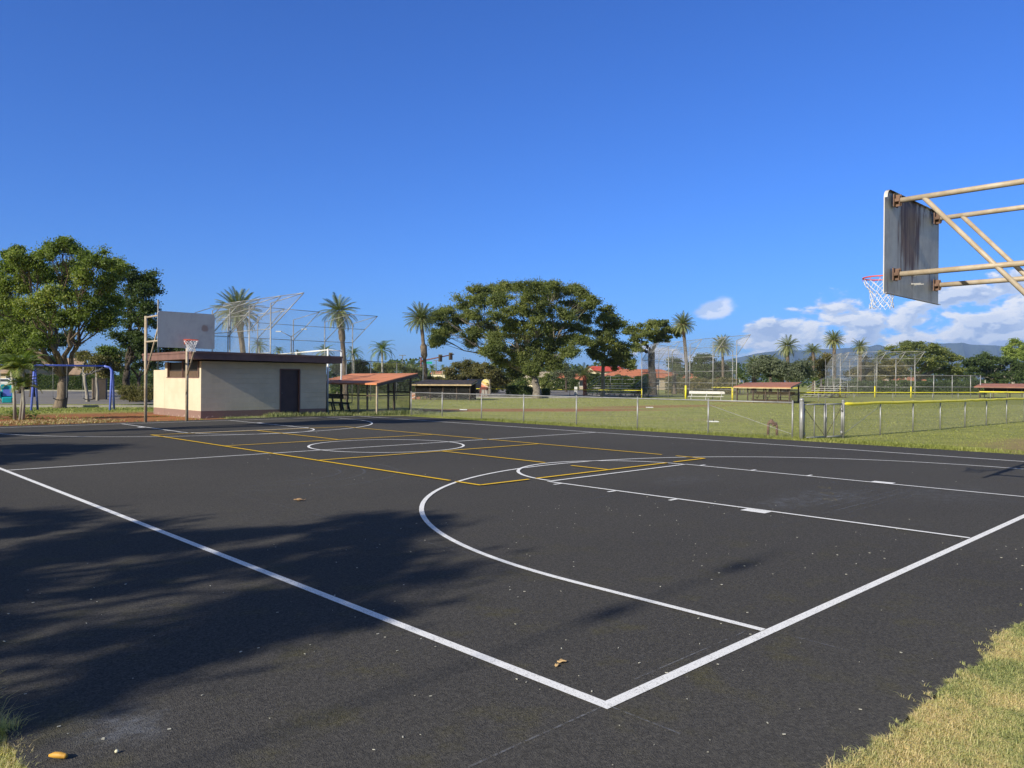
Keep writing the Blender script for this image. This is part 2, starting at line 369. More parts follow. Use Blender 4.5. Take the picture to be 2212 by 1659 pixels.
# court slab: jagged outline
def jag(pts, step, amp, seed):
    r = random.Random(seed); out = []
    for i in range(len(pts)):
        a = np.array(pts[i], float); b = np.array(pts[(i+1) % len(pts)], float); L = np.linalg.norm(b-a); k = max(1, int(L/step)); nrm = np.array([-(b-a)[1], (b-a)[0]])/L
        lo = 0.
        for j in range(k):
            lo = lo*.6+r.uniform(-amp, amp)*.7; q = a+(b-a)*j/k+nrm*(lo if j else 0); out.append(q)
    return out
def slab(name, pts, z, mat, th=.02):
    n = len(pts); mb = MB(); vs = [(p[0], p[1], z) for p in pts]+[(p[0], p[1], z-th) for p in pts]
    mb.add(vs, [tuple(range(n))]+[(i+n, (i+1) % n+n, (i+1) % n, i) for i in range(n)]); return mb.build(name, mat)
def asphalt():
    s = N('fresh asphalt'); v = s.coord(); x = s.sep(v)
    big = s.noise(v, .35, 5, .6); mid = s.noise(v, 2.2, 6, .65); fine = s.noise(v, 95., 5, .8); grit = s.n('ShaderNodeTexVoronoi', {'Vector': v, 'Scale': 160.}).outputs['Distance']
    speck = s.noise(v, 260., 2, .6)
    c = s.mix(s.mr(fine, .35, .7), (.048, .047, .047), (.120, .117, .112))
    c = s.mix(s.mr(speck, .62, .74, 0, .65), c, (.21, .20, .18))
    warm = s.math('MULTIPLY', s.mr(mid, .5, .72), s.mr(s.math('ADD', x[0], x[1]), -1., 9., 1., .12))
    c = s.mix(warm, c, s.mix(s.mr(fine, .35, .7), (.066, .062, .036), (.150, .142, .085)))
    c = s.mix(s.mr(big, .5, .75, 0, .35), c, (.055, .055, .060)); c = s.mix(s.mr(s.noise(v, 38., 3, .7), .42, .62, 0, .32), c, (.150, .142, .126))
    # chalk dust rubbed into the key
    def dust(cx, cy, rx, ry, k):
        d = s.n('ShaderNodeVectorMath', {0: v, 1: (cx, cy, 0)}, operation='SUBTRACT').outputs[0]
        d = s.n('ShaderNodeVectorMath', {0: d, 1: (1/rx, 1/ry, 0)}, operation='MULTIPLY').outputs[0]
        L = s.n('ShaderNodeVectorMath', {0: d}, operation='LENGTH').outputs['Value']
        return s.math('MULTIPLY', s.mr(L, .2, 1.1, 1., 0.), s.math('MULTIPLY', s.mr(s.noise(v, 5., 6, .8), .4, .75), k))
    for a in ((7.6, 2.3, 1.0, .7, .55), (9.2, 1.2, 1.5, 1.0, .35), (7.6, 4.6, .9, .5, .4), (6.6, 2.4, .7, .5, .6), (-1.75, 1.35, .28, .3, .8), (7.2, 26.6, 5, 1.1, .4)):
        c = s.mix(dust(*a), c, (.20, .22, .26))
    c = s.mix(s.mr(s.noise(v, .13, 3, .5), .42, .62, 0, .30), c, (.120, .116, .106)); agg = s.n('ShaderNodeTexVoronoi', {'Vector': v, 'Scale': 75., 'Randomness': 1.}).outputs['Color']
    c = s.mix(.30, c, s.mix(1., c, s.mix(s.sep(agg)[0], (.35, .35, .35), (1.75, 1.72, 1.65)), 'MULTIPLY'))
    # faint sweeping scuffs
    sc = s.noise(s.scalev(v, (.8, 5., 1)), 2.4, 5, .7, .6)
    c = s.mix(s.mr(sc, .60, .78, 0, .22), c, (.15, .15, .16))
    h = s.math('ADD', fine, s.math('MULTIPLY', grit, .9))
    return s.out(s.mix(1., c, (.84, .82, .79), 'MULTIPLY'), .95, s.bump(h, .6, .006), 0, .06)
M['asphalt'] = asphalt()
court_pts = jag([(-2.16, -1.06), (-.4, -1.05), (17.15, -1.22), (17.0, 12), (17.0, 24.8), (15.2, 26.3), (13.4, 27.2), (9., 26.7), (4., 26.6), (-2.3, 26.5), (-2.16, 12)], .06, .022, 3)
struct(slab('court', court_pts, 0., M['asphalt'], .035))
def roadmat():
    s = N('worn road asphalt'); v = s.coord(); n = s.noise(v, .5, 6, .7); n2 = s.noise(v, 8., 4, .7)
    c = s.mix(s.mr(n, .35, .7), (.22, .20, .175), (.17, .155, .135)); c = s.mix(s.mr(n2, .4, .7, 0, .4), c, (.23, .22, .2))
    return s.out(c, .9, s.bump(n2, .3, .02), 0, .2)
M['road'] = roadmat()
rp = [gr(-900, 876), gr(-60, 872.5), gr(420, 872), gr(700, 862), gr(700, 849), gr(420, 846.5), gr(-60, 843.5), gr(-900, 843)]
struct(slab('road', [tuple(p[:2]) for p in rp], -.012, M['road'], .03))
rp = [gr(930, 857), gr(1250, 858), gr(1420, 856), gr(1420, 841), gr(930, 840)]
struct(slab('parking_road', [tuple(p[:2]) for p in rp], -.012, M['road'], .03))
kb = MB()
for a, b in ((gr(-200, 879), gr(700, 879)), (gr(-200, 843.0), gr(700, 846.0))):
    a = a.copy(); b = b.copy(); a[2] = b[2] = .03; kb.beam(a, b, .18, .12)
struct(kb.build('kerb', M['concrete']))
kb = MB()
for a, b in ((gr(950, 858.5), gr(1250, 859.5)),):
    a = a.copy(); b = b.copy(); a[2] = b[2] = .03; kb.beam(a, b, .2, .12)
struct(kb.build('kerb', M['concrete']))

# ------------------------------------------------------------------ painted lines
def linemat(name, c1, wear=.60):
    s = N(name); v = s.coord(); n = s.noise(v, 120., 4, .8); n2 = s.noise(v, 6., 4, .7)
    sp = s.mr(s.math('ADD', n, s.math('MULTIPLY', n2, .15)), wear, wear+.10)
    c = s.mix(sp, c1, tuple(k*.38 for k in c1)); c = s.mix(s.mr(s.noise(v, 2.2, 6, .75), .58, .78, 0, .30), c, tuple(k*.55 for k in c1)); c = s.mix(s.mr(n2, .5, .8, 0, .12), c, (.45, .43, .38))
    return s.out(c, .85, s.bump(n, .3, .004), 0, .05)
M['lw'] = linemat('white line paint', (.84, .83, .80)); M['ly'] = linemat('yellow line paint', (.80, .50, .03), .66)
def chalkmat(k=.22, sc=40., name='chalk', col=(.30, .34, .42)):
    s = N(name); v = s.coord(); n = s.noise(v, sc, 4, .8); a = s.mr(n, .40, .62, 0., k)
    d = s.n('ShaderNodeBsdfDiffuse', {'Color': (*col, 1)}); t = s.n('ShaderNodeBsdfTransparent')
    x = s.n('ShaderNodeMixShader', {0: a, 1: t.outputs[0], 2: d.outputs[0]}); s.n('ShaderNodeOutputMaterial', {'Surface': x.outputs[0]}); return s.m
M['chalk'] = chalkmat(.34, 14., 'chalk', (.33, .34, .37)); M['chalkfaint'] = chalkmat(.22, 20., 'faint chalk'); M['chalkyellow'] = chalkmat(.55, 40., 'yellow chalk', (.42, .34, .14))
LW = .0575; CX = 7.645; CL = 25.64; CW = 15.29
def strip(mb, pts, wd, z, closed=False):
    P = [np.array(p, float) for p in pts]; n = len(P); vs = []
    for i in range(n):
        a = P[i-1] if (i or closed) else P[i]; b = P[(i+1) % n] if (i < n-1 or closed) else P[i]
        d1 = P[i]-a; d2 = b-P[i]
        l1, l2 = np.linalg.norm(d1), np.linalg.norm(d2)
        u1 = d1/l1 if l1 > 1e-9 else d2/l2; u2 = d2/l2 if l2 > 1e-9 else u1
        n1_ = np.array([-u1[1], u1[0]]); n2_ = np.array([-u2[1], u2[0]]); mm = n1_+n2_; mm /= np.linalg.norm(mm); k = wd/2/max(.35, np.dot(mm, n1_))
        vs += [(*(P[i]+mm*k), z), (*(P[i]-mm*k), z)]
    f = [(2*i, 2*i+1, 2*((i+1) % n)+1, 2*((i+1) % n)) for i in range(n if closed else n-1)]
    mb.add(vs, f)
def arcp(cx, cy, r, a0, a1, n=64): return [(cx+r*math.cos(a0+(a1-a0)*i/n), cy+r*math.sin(a0+(a1-a0)*i/n)) for i in range(n+1)]
wl = MB(); Z = .004
strip(wl, [(0, 0), (CW, 0), (CW, CL), (0, CL)], LW*1.15, Z, True)
h = LW*.575
strip(wl, [(h, CL/2-.05), (CW-h, CL/2-.05)], LW, Z)
wl2 = MB()
strip(wl2, arcp(7.70, 12.83, 1.80, 0, 2*PI-2*PI/72, 71), LW, Z+.003, True)
for e in (0, 1):
    def Y(y): return CL-y if e else y
    r3 = 6.02; hx = CX-.03
    strip(wl2, [(hx-r3, Y(h)), (hx-r3, Y(1.3))]+[(hx+r3*math.cos(a), Y(1.60+(r3-.18)*math.sin(a))) for a in np.linspace(PI, 0, 90)]+[(hx+r3, Y(1.3)), (hx+r3, Y(h))], LW, Z+.003)
    lx0, lx1, fy = 5.80, 9.55, 5.82
    strip(wl2, [(lx0, Y(h)), (lx0-.02, Y(fy))], LW, Z+.006); strip(wl2, [(lx1, Y(h)), (lx1, Y(fy))], LW, Z+.006)
    strip(wl2, [(lx0+.03, Y(fy)), (lx1-.03, Y(fy))], LW, Z+.006)
    strip(wl2, [((lx0+lx1)/2+1.82*math.cos(a), Y(fy+1.80*math.sin(a))) for a in np.linspace(PI-.02, .02, 48)], LW, Z+.009)
    for sx, lx in ((-1, lx0), (1, lx1)):
        for yy, hw in ((2.30, .16), (3.48, .026), (4.50, .026), (5.53, .026)):
            x0 = lx+sx*.026; x1 = lx+sx*.20
            wl2.add([(x0, Y(yy-hw), Z+.004), (x1, Y(yy-hw), Z+.004), (x1, Y(yy+hw), Z+.004), (x0, Y(yy+hw), Z+.004)], [(0, 1, 2, 3)])
struct(wl.build('white_boundary_lines', M['lw'])); struct(wl2.build('white_court_lines', M['lw']))
yl = MB(); px0, px1, py0, py1 = 4.69, 10.76, 6.17, 19.58
gap = .13
def ys(a, b): strip(yl, [a, b], LW*1.18, Z+.012)
ys((px0, py0-.025), (px0, 6.72)); ys((px0, 6.86), (px0, py1+.025)); ys((px1, py0-.025), (px1, 6.85)); ys((px1, 7.2), (px1, 12.68)); ys((px1, 12.88), (px1, py1+.025))
ys((px0+.026, py0), (5.72, py0)); ys((5.88, py0), (9.45, py0)); ys((9.68, py0), (px1-.026, py0)); ys((px0+.026, py1), (px1-.026, py1))
k0, k1 = 10.8, 14.97
ys((px0+.026, k0), (px1-.026, k0)); ys((px0+.026, k1), (px1-.026, k1))
ys((CX+.06, py0+.026), (CX+.06, 7.05)); ys((CX+.06, 7.7), (CX+.06, k0-.026)); ys((CX+.06, k1+.026), (CX+.06, py1-.026))
struct(yl.build('yellow_court_lines', M['ly']))
ch = MB()
for a, b, wd in (((1.655, 7.9), (1.655, 1.5), .010), ((0, -.04), (0, -.42), .012), ((-.04, 0), (-1.0, .0), .012), ((1.62, -.05), (1.62, -.5), .008), ((5.86, -.05), (5.86, -.55), .008), ((7.655, 14.5), (7.655, 8.6), .010), ((.32, .10), (1.5, .10), .010)): strip(ch, [a, b], wd, .0052)
struct(ch.build('chalk_lines', M['chalk']))
ch = MB()
for i in range(7):
    y0 = 1.7+i*.62+random.uniform(-.1, .1); strip(ch, [(5.3+random.uniform(-.6, .4), y0), (7.6, y0+random.uniform(-.03, .03)), (9.6+random.uniform(-.3, .4), y0+random.uniform(-.05, .05))], .012, .0056)
for x0 in (6.2, 7.66, 9.0): strip(ch, [(x0, .1), (x0+.02, 3.2)], .010, .0058)
for i in range(5):
    y0 = 1.5+i*.17; strip(ch, [(6.3+random.uniform(0, .5), y0), (7.5, y0+random.uniform(-.04, .04)), (8.9+random.uniform(-.4, .4), y0+random.uniform(-.05, .05))], .018, .0060)
for r_ in (1.15, 1.55, 2.1): strip(ch, arcp(3.1, 9.6, r_, -2.2, .9, 30), .035, .0062+r_*.0004)
struct(ch.build('faint_chalk_lines', M['chalkfaint']))
ch = MB()
for k in range(3): strip(ch, [(7.2+.55*k+.12*math.cos(a)+.05*a, 2.1+.28*k+.10*math.sin(a*1.4)) for a in np.linspace(0, 4.5, 16)], .018, .0066)
struct(ch.build('yellow_chalk_scribbles', M['chalkyellow']))

# ------------------------------------------------------------------ debris and grass
def blades(P, H, W, lean, mat, name, az=None, zb=None):
    n = len(P)
    if zb is not None: P = P.copy(); P[:, 2] = zb
    a = rng.uniform(0, 2*PI, n) if az is None else az
    dirv = np.stack([np.cos(a), np.sin(a), np.zeros(n)], 1); side = np.stack([-np.sin(a), np.cos(a), np.zeros(n)], 1)
    L = lean*rng.uniform(.3, 1.3, n); up = np.array([0, 0, 1.])
    b0 = P-side*W[:, None]/2; b1 = P+side*W[:, None]/2
    mid = P+up*(H*.6)[:, None]+dirv*(H*L*.35)[:, None]; tip = P+up*(H*(1-.25*np.clip(L, 0, 1.6)))[:, None]+dirv*(H*L)[:, None]
    V = np.stack([b0, b1, mid+side*W[:, None]*.42, tip, mid-side*W[:, None]*.42], 1)
    me = bpy.data.meshes.new(name); me.vertices.add(n*5); me.vertices.foreach_set('co', V.reshape(-1).astype('f'))
    li = (np.arange(n)[:, None]*5+np.array([0, 1, 2, 4, 4, 2, 3])).reshape(-1); me.loops.add(n*7); me.loops.foreach_set('vertex_index', li.astype('i'))
    me.polygons.add(n*2); me.polygons.foreach_set('loop_start', (np.arange(n)[:, None]*7+np.array([0, 4])).reshape(-1).astype('i'))
    me.materials.append(mat); me.update(calc_edges=True); me.validate()
    o = bpy.data.objects.new(name, me); C.objects.link(o); return o
def scatter(n, poly_fn, x0, x1, y0, y1):
    P = np.stack([rng.uniform(x0, x1, n), rng.uniform(y0, y1, n), np.full(n, -.03)], 1)
    return P[poly_fn(P)]
def fbm(P, s, seed=0):
    o = np.zeros(len(P))
    for k in range(4):
        a = s*2**k; ph = seed*7.3+k*2.1
        o += (np.sin(P[:, 0]*a+1.7*np.sin(P[:, 1]*a*.8+ph)+ph)*np.cos(P[:, 1]*a*1.1+1.3*np.sin(P[:, 0]*a*.7)-ph))/(k+1)
    return o/2
def grassobj(o, label): o['kind'] = 'stuff'; o['label'] = label; return o
# right foreground corner
def near_right(P): return P[:, 1] < -1.045+.05*fbm(P, 5., 1)+.035*fbm(P, 19., 2)
P = np.concatenate([scatter(210000, near_right, -.2, 3.9, -1.95, -.98), scatter(60000, near_right, -2.5, 9., -4.5, -.98)])
thin = fbm(P, 2.6, 5); H = rng.uniform(.014, .040, len(P))*(1+.25*thin); H[rng.random(len(P)) < .006] *= 1.7
grassobj(blades(P, H, rng.uniform(.0022, .0042, len(P)), 1.15, M['grassnear'], 'grass_verge', zb=-.012), 'short green and straw coloured grass along the near right court edge')
# runners creeping onto the asphalt
Rn = []
for i in range(26):
    x0 = random.uniform(0, 4.5); y0 = -1.08; a = random.uniform(.6, 2.5); L = random.uniform(.05, .17)
    k = 26; t = rng.random(k); Rn.append(np.stack([x0+np.cos(a)*L*t, y0+np.sin(a)*L*t, np.full(k, .003)], 1))
P = np.concatenate(Rn); grassobj(blades(P, rng.uniform(.010, .030, len(P)), rng.uniform(.002, .0034, len(P)), 1.7, M['grassnear'], 'grass_runners', zb=None), 'thin grass runners creeping onto the asphalt')
# left foreground corner
def near_left(P): return (P[:, 0] < -2.12+.05*fbm(P, 6., 3)+.03*fbm(P, 21., 4))
P = scatter(110000, near_left, -3.4, -2.0, .3, 3.2); H = rng.uniform(.015, .05, len(P)); tall = (P[:, 1] > 1.62); H[tall] = rng.uniform(.03, .10, tall.sum()); H[tall & (rng.random(len(P)) < .06)] *= 1.9
grassobj(blades(P, H, rng.uniform(.002, .004, len(P)), 1., M['grassnear'], 'grass_corner'), 'tufted grass at the near left corner of the court')
# long edge along the far sideline, and the field beyond the low fence
def rim(P): return (P[:, 0] > 16.98+.10*fbm(P, 1.4, 6)+.05*fbm(P, 6, 7))
P = np.concatenate([scatter(42000, rim, 16.8, 18.6, -1., 25.), scatter(20000, rim, 18.2, 24., -3., 27.)])
H = rng.uniform(.03, .085, len(P))*(1+.4*fbm(P, .9, 2)); far = P[:, 0] > 18.4; H[far] *= .55
H[(P[:, 0] > 17.3) & (P[:, 0] < 17.9)] *= 1.5
def bare(P):
    c, s_ = math.cos(.55), math.sin(.55); dx, dy = P[:, 0]-26.5, P[:, 1]-27.2; a = (dx*c-dy*s_)/8.5; b = (dx*s_+dy*c)/2.3
    return (a*a+b*b < 1.1) | (((P[:, 0]-21.5)/5)**2+((P[:, 1]-1.2)/2.6)**2 < .9) | (((P[:, 0]-38)/8)**2+((P[:, 1]-26.5)/2.2)**2 < .6)
keep = ~bare(P) | (rng.random(len(P)) < .22); P = P[keep]; H = H[keep]
grassobj(blades(P, np.clip(H, .01, .25), rng.uniform(.008, .016, len(P)), .7, M['grassfield'], 'field_grass'), 'mown green grass between the court and the ball field')
def mid(P): return np.ones(len(P), bool)
P = scatter(36000, lambda P: rim(P) & ~bare(P), 24., 62., -8, 45); grassobj(blades(P, rng.uniform(.02, .045, len(P)), rng.uniform(.02, .045, len(P)), .7, M['grassfield'], 'outfield_grass'), 'grass of the ball field seen beyond the fences')
# weeds under the building wall and dugout
def weed(P): return (P[:, 1] > 27.05+.15*fbm(P, 2., 4)-.22*(P[:, 0]-13.4)*(P[:, 0] > 13.4)) & (fbm(P, 1.3, 9) > -.35)
P = scatter(15000, weed, 10.2, 19.6, 24.6, 28.0)
g2 = (P[:, 0] > 12.0); H = np.where(g2, rng.uniform(.07, .26, len(P)), rng.uniform(.03, .10, len(P)))*(1+.35*fbm(P, 1.5, 3))
grassobj(blades(P, H, rng.uniform(.012, .022, len(P)), .6, M['weed'], 'weeds'), 'tall pale weeds along the foot of the block building wall')
P = scatter(16000, lambda P: (P[:, 1] > 27.0) & (fbm(P, .8, 12) > .05), -2, 9.4, 26.6, 38); P2 = scatter(12000, mid, -2, 14, 36.5, 46); P = np.concatenate([P[rng.random(len(P)) < .35], P2])
grassobj(blades(P, rng.uniform(.03, .09, len(P)), rng.uniform(.015, .03, len(P)), .8, M['grass'], 'playground_grass'), 'patchy grass around the swings and bare earth')
P = scatter(5000, lambda P: (np.hypot(P[:, 0]-4.6, (P[:, 1]-28.4)*1.6) < 2.2), 1.5, 8, 26.8, 30.5); P[:, 2] = -.02
grassobj(blades(P, rng.uniform(.03, .10, len(P)), rng.uniform(.015, .03, len(P)), 2.5, M['strawlitter'], 'mulch'), 'straw coloured mulch under the small palms')
# chips on the asphalt
mb = MB()
for i in range(330):
    if i < 250: x0, y0 = random.uniform(-2.1, 6), random.uniform(-1.0, 4.5)
    else: x0, y0 = random.uniform(-2, 16.5), random.uniform(-1., 20)
    s_ = random.uniform(.003, .0095)*(1+.03*max(0, y0)) ; a = random.uniform(0, PI); e = random.uniform(.35, .9)
    mb.box((x0, y0, .003+s_*.15), (s_*1.6, s_*e, s_*.3), rotz(a))
o = mb.build('litter_bits', M['chips']); o['kind'] = 'stuff'; o['label'] = 'scattered pale chips and seeds on the asphalt'
def curl_leaf(name, loc, L, W, rz, mat, label, curl=.5):
    mb = MB(); n = 9; vs = []; fs = []
    for i in range(n):
        t = i/(n-1); wdt = W*math.sin(PI*(.08+.88*t))**.8
        for j in (-1, -.4, 0, .4, 1): vs.append((L*(t-.5), wdt*j*.5, .004+abs(j)**1.5*curl*wdt*.5+.35*curl*L*(t-.5)**2+.004*math.sin(9*t+3*j)))
    for i in range(n-1):
        for j in range(4): fs.append((i*5+j, i*5+j+1, (i+1)*5+j+1, (i+1)*5+j))
    mb.add(vs, fs)
    if L > .1: mb.tube([(L*.48, 0, .012), (L*.62, .006, .02), (L*.72, .012, .035)], [.0035, .003, .0015], 6)
    o = mb.build(name, mat, smooth=True); o.location = loc; o.rotation_euler = (0, 0, rz)
    md = o.modifiers.new('thick', 'SOLIDIFY'); md.thickness = .0015
    return tag(o, label, 'leaf')
P = gr(645, 1083); curl_leaf('dry_leaf', (P[0], P[1], .003), .125, .055, -.75, M['deadleaf'], 'curled brown dead leaf lying beyond the tree shadow on the court', 1.)
P = gr(1214, 1432); curl_leaf('dry_leaf', (P[0], P[1], .003), .055, .038, -.5, M['tanleaf'], 'larger tan leaf scrap near the white corner of the court', .3)
P = gr(1203, 1440); curl_leaf('dry_leaf', (P[0], P[1], .003), .036, .022, .2, M['tanleaf'], 'smaller tan leaf scrap beside the larger one', .3)
P = gr(126, 1640); mb = MB(); mb.tube([(-.045, 0, .014), (-.02, .003, .016), (.01, 0, .016), (.035, -.002, .013), (.042, -.003, .012)], [.006, .014, .0155, .012, .010], 12)
o = mb.build('leaf_stalk', M['stub'], smooth=True); o.location = (P[0], P[1], .003); o.scale = (.85,)*3; o.rotation_euler = (0, 0, -YAW+.0); tag(o, 'orange yellow stub lying at the edge of the near left grass', 'stalk')
P = gr(252, 1627); mb = MB(); mb.lathe([(.001, 0), (.007, .002), (.0085, .007), (.005, .012), (.001, .013)], 10)
o = mb.build('pebble', M['pebble'], smooth=True); o.location = (P[0], P[1], .002); tag(o, 'small cream pebble near the lower left of the court', 'pebble')

# ------------------------------------------------------------------ chain link
def wires(mb, A, B, C_, D, pitch=.07, r=.0016, clip=True):
    """diamond mesh in the parallelogram A (origin), B (along), D (up); real wires"""
    A = np.asarray(A, float); U = np.asarray(B, float)-A; V = np.asarray(D, float)-A
    W, Hh = np.linalg.norm(U), np.linalg.norm(V); u = U/W; v = V/Hh; nr = np.cross(u, v); nr /= np.linalg.norm(nr)
    k = -Hh
    segs = []
    while k < W:
        x0, y0 = (k, 0) if k >= 0 else (0, -k); x1 = min(W, k+Hh); y1 = x1-k
        if x1 > x0: segs.append(((x0, y0), (x1, y1))); segs.append(((W-x0, y0), (W-x1, y1)))
        k += pitch
    if not segs: return
    S = np.array(segs); P0 = A+S[:, 0, :1]*u+S[:, 0, 1:]*v; P1 = A+S[:, 1, :1]*u+S[:, 1, 1:]*v
    d = P1-P0; d /= np.linalg.norm(d, axis=1)[:, None]; s1 = np.cross(d, nr)
    off = [s1*r, (-.5*s1+.87*nr)*r, (-.5*s1-.87*nr)*r]
    vs = np.stack([P0+off[0], P0+off[1], P0+off[2], P1+off[0], P1+off[1], P1+off[2]], 1).reshape(-1, 3)
    o = len(mb.v); mb.v += [tuple(p) for p in vs.tolist()]
    for i in range(len(segs)):
        b = o+6*i; mb.f += [(b, b+1, b+4, b+3), (b+1, b+2, b+5, b+4), (b+2, b, b+3, b+5)]; mb.mi += [0, 0, 0]
up = np.array([0, 0, 1.])
def fence(name, label, pts, height, pitch, wr, mats=('galv', 'galv', 'wire'), rail='top', cap=None, pr=.024, rr=.02, post_extra=.04, braces=(), group=None, cat='fence', mid_rails=()):
    o0 = np.asarray(pts[0], float); e = empty(name, label, cat, o0, 0, group)
    L = [np.asarray(p, float)-o0 for p in pts]
    for p in L:
        mb = MB(); mb.tube([p+up*-.05, p+up*(height+post_extra)], pr, 10); mb.tube([p+up*(height+post_extra-.002), p+up*(height+post_extra+.02)], [pr*1.25, pr*.5], 10)
        mb.build('post', M[mats[0]], e, True)
    mb = MB()
    for hgt in (height,)+tuple(mid_rails): mb.tube([p+up*hgt for p in L], rr, 8)
    mb.build('rail', M[mats[1]], e, True)
    for i, (a, ha, b, hb) in enumerate(braces):
        MB().tube([L[a]+up*ha, L[b]+up*hb], .006, 6).build('brace_wire', M[mats[1]], e)
    mb = MB()
    for a, b in zip(L[:-1], L[1:]): wires(mb, a+up*.03, b+up*.03, None, a+up*height, pitch, wr)
    mb.build('chain_link', M[mats[2]], e)
    if cap:
        mb = MB(); P = []
        for a, b in zip(L[:-1], L[1:]):
            k = max(2, int(np.linalg.norm(b-a)/.5))
            for j in range(k): P.append(a+(b-a)*j/k+up*(height+.012*random.uniform(-1, 1)))
        P.append(L[-1]+up*height); mb.tube(P, [cap*random.uniform(.92, 1.1) for _ in P], 10); mb.build('top_cap', M['yellow'], e, True)
    return e
fx = 17.62; fp = [onx(fx, px, 900) for px in (888, 955, 1040, 1131, 1245, 1377, 1530, 1712)]
fp = [np.array([p[0], p[1], -.03]) for p in fp]
fence('chain_link_fence', 'low galvanised chain link fence along the far side of the court', fp, 1.03, .06, .0008, braces=((0, .05, 1, .98), (6, .9, 7, .15)))
# double gate
e = empty('gate', 'grey double chain link gate between two thick posts', 'gate', (17.66, 7.42, -.03))
b0 = np.array([17.66, 7.42, 0]); 
P0 = np.zeros(3); P1 = np.array([19.42-17.66, 7.02-7.42, 0]); dv = P1/np.linalg.norm(P1); wd = np.linalg.norm(P1)
mb = MB(); mb.tube([P0+up*-.05, P0+up*1.08], .058, 14); mb.lathe([(.066, 0), (.066, .03), (.05, .065), (.02, .085), (.002, .09)], 14, P0+up*1.08); mb.build('gate_post', M['galv'], e, True)
mb = MB(); mb.tube([P1+up*-.05, P1+up*1.06], .040, 12); mb.lathe([(.046, 0), (.04, .03), (.002, .05)], 12, P1+up*1.06); mb.build('gate_post', M['galv'], e, True)
for k, (a, b) in enumerate(((.10, wd*.54), (wd*.58, wd-.07))):
    A = dv*a; B = dv*b; mb = MB()
    mb.tube([A+up*.06, A+up*.98], .021, 10); mb.tube([B+up*.06, B+up*.98], .021, 10); mb.tube([A+up*.98, B+up*.98], .021, 10); mb.tube([A+up*.06, B+up*.06], .021, 10)
    mid_ = (A+B)/2; mb.tube([mid_+up*.06, mid_+up*.98], .017, 8)
    lf = mb.build('gate_leaf', M['galv'], e, True)
    mb = MB(); wires(mb, A+up*.07, B+up*.07, None, A+up*.97, .052, .0017); mb.build('chain_link', M['wire'], lf)
    s0, s1 = (.9, .1) if k == 0 else (.1, .9)
    MB().tube([A+up*s0, B+up*s1], .007, 6).build('brace_wire', M['brownpipe'], lf)
    hp = A if k == 0 else B
    for hz_ in (.16, .82): mb = MB(); mb.box(hp+dv*(-.04 if k == 0 else .03)+up*hz_, (.10, .05, .05)); mb.tube([hp+up*(hz_-.05), hp+up*(hz_+.05)], .032, 10); mb.build('hinge', M['galv'], lf, True)
mb = MB(); c_ = dv*(wd*.56); mb.tube([c_+up*.0, c_+up*1.12], .011, 8); mb.box(c_+up*.55, (.07, .05, .12)); mb.build('drop_rod', M['darkwire'], e)
# yellow capped fences
yp = [np.array([*p, -.03]) for p in ((19.42, 7.02), (21.6, 6.80), (23.85, 6.62), (26.1, 6.50), (28.4, 6.38), (30.6, 6.26), (32.8, 6.12), (35., 6.0), (37.5, 5.9), (40, 5.8), (42.5, 5.7), (45, 5.6))]
fence('yellow_capped_fence', 'low chain link fence with thick yellow top cap beside the gate', yp, .98, .055, .0010, cap=.045, pr=.022, braces=((0, .1, 1, .9),))
yb = [gt(px, t, -.03) for px, t in ((1727, 62), (1768, 62.5), (1845, 64), (1929, 66), (2015, 68), (2070, 70), (2140, 72), (2212, 74), (2290, 76))]
fence('yellow_capped_fence', 'farther yellow capped fence right of the middle red roofed dugout', yb, .79, .08, .0018, cap=.045, pr=.02)
yb = [gt(px, t, -.03) for px, t in ((1020, 78), (1105, 77.5), (1166, 77), (1231, 76), (1290, 74.5), (1340, 73.5), (1388, 73))]
fence('yellow_capped_fence', 'dark chain link fence with thin yellow cap in front of the spreading tree', yb, .74, .1, .002, mats=('darkwire', 'darkwire', 'darkwire'), cap=.03, pr=.02)
yb = [gt(px, t, -.03) for px, t in ((1535, 92), (1600, 91), (1680, 90), (1728, 89))]
fence('yellow_capped_fence', 'short yellow capped fence seen behind the middle dugout', yb, .95, .1, .002, mats=('darkwire', 'darkwire', 'darkwire'), cap=.04, pr=.025)
# white railed tall fence behind the block building, and the tall dark fence beyond the dugout
fp2 = [gt(560, 47, -.03), gt(640, 41, -.03), gt(708, 36.6, -.03), gt(737, 38., -.03)]
fence('tall_chain_link_fence', 'tall fence with pale posts and top rail behind the block building', fp2, 2.98, .07, .0018, mats=('white', 'white', 'wire'), pr=.045, rr=.03, mid_rails=(1.55,))
fp2 = [gt(748, 56, -.03), gt(801, 58, -.03), gt(857, 61, -.03), gt(914, 64.5, -.03)]
fence('tall_chain_link_fence', 'tall thin grey fence beyond the orange roofed dugout', fp2, 2.95, .1, .0018, mats=('lampgrey', 'lampgrey', 'darkwire'), pr=.035, rr=.022, mid_rails=(1.45,))

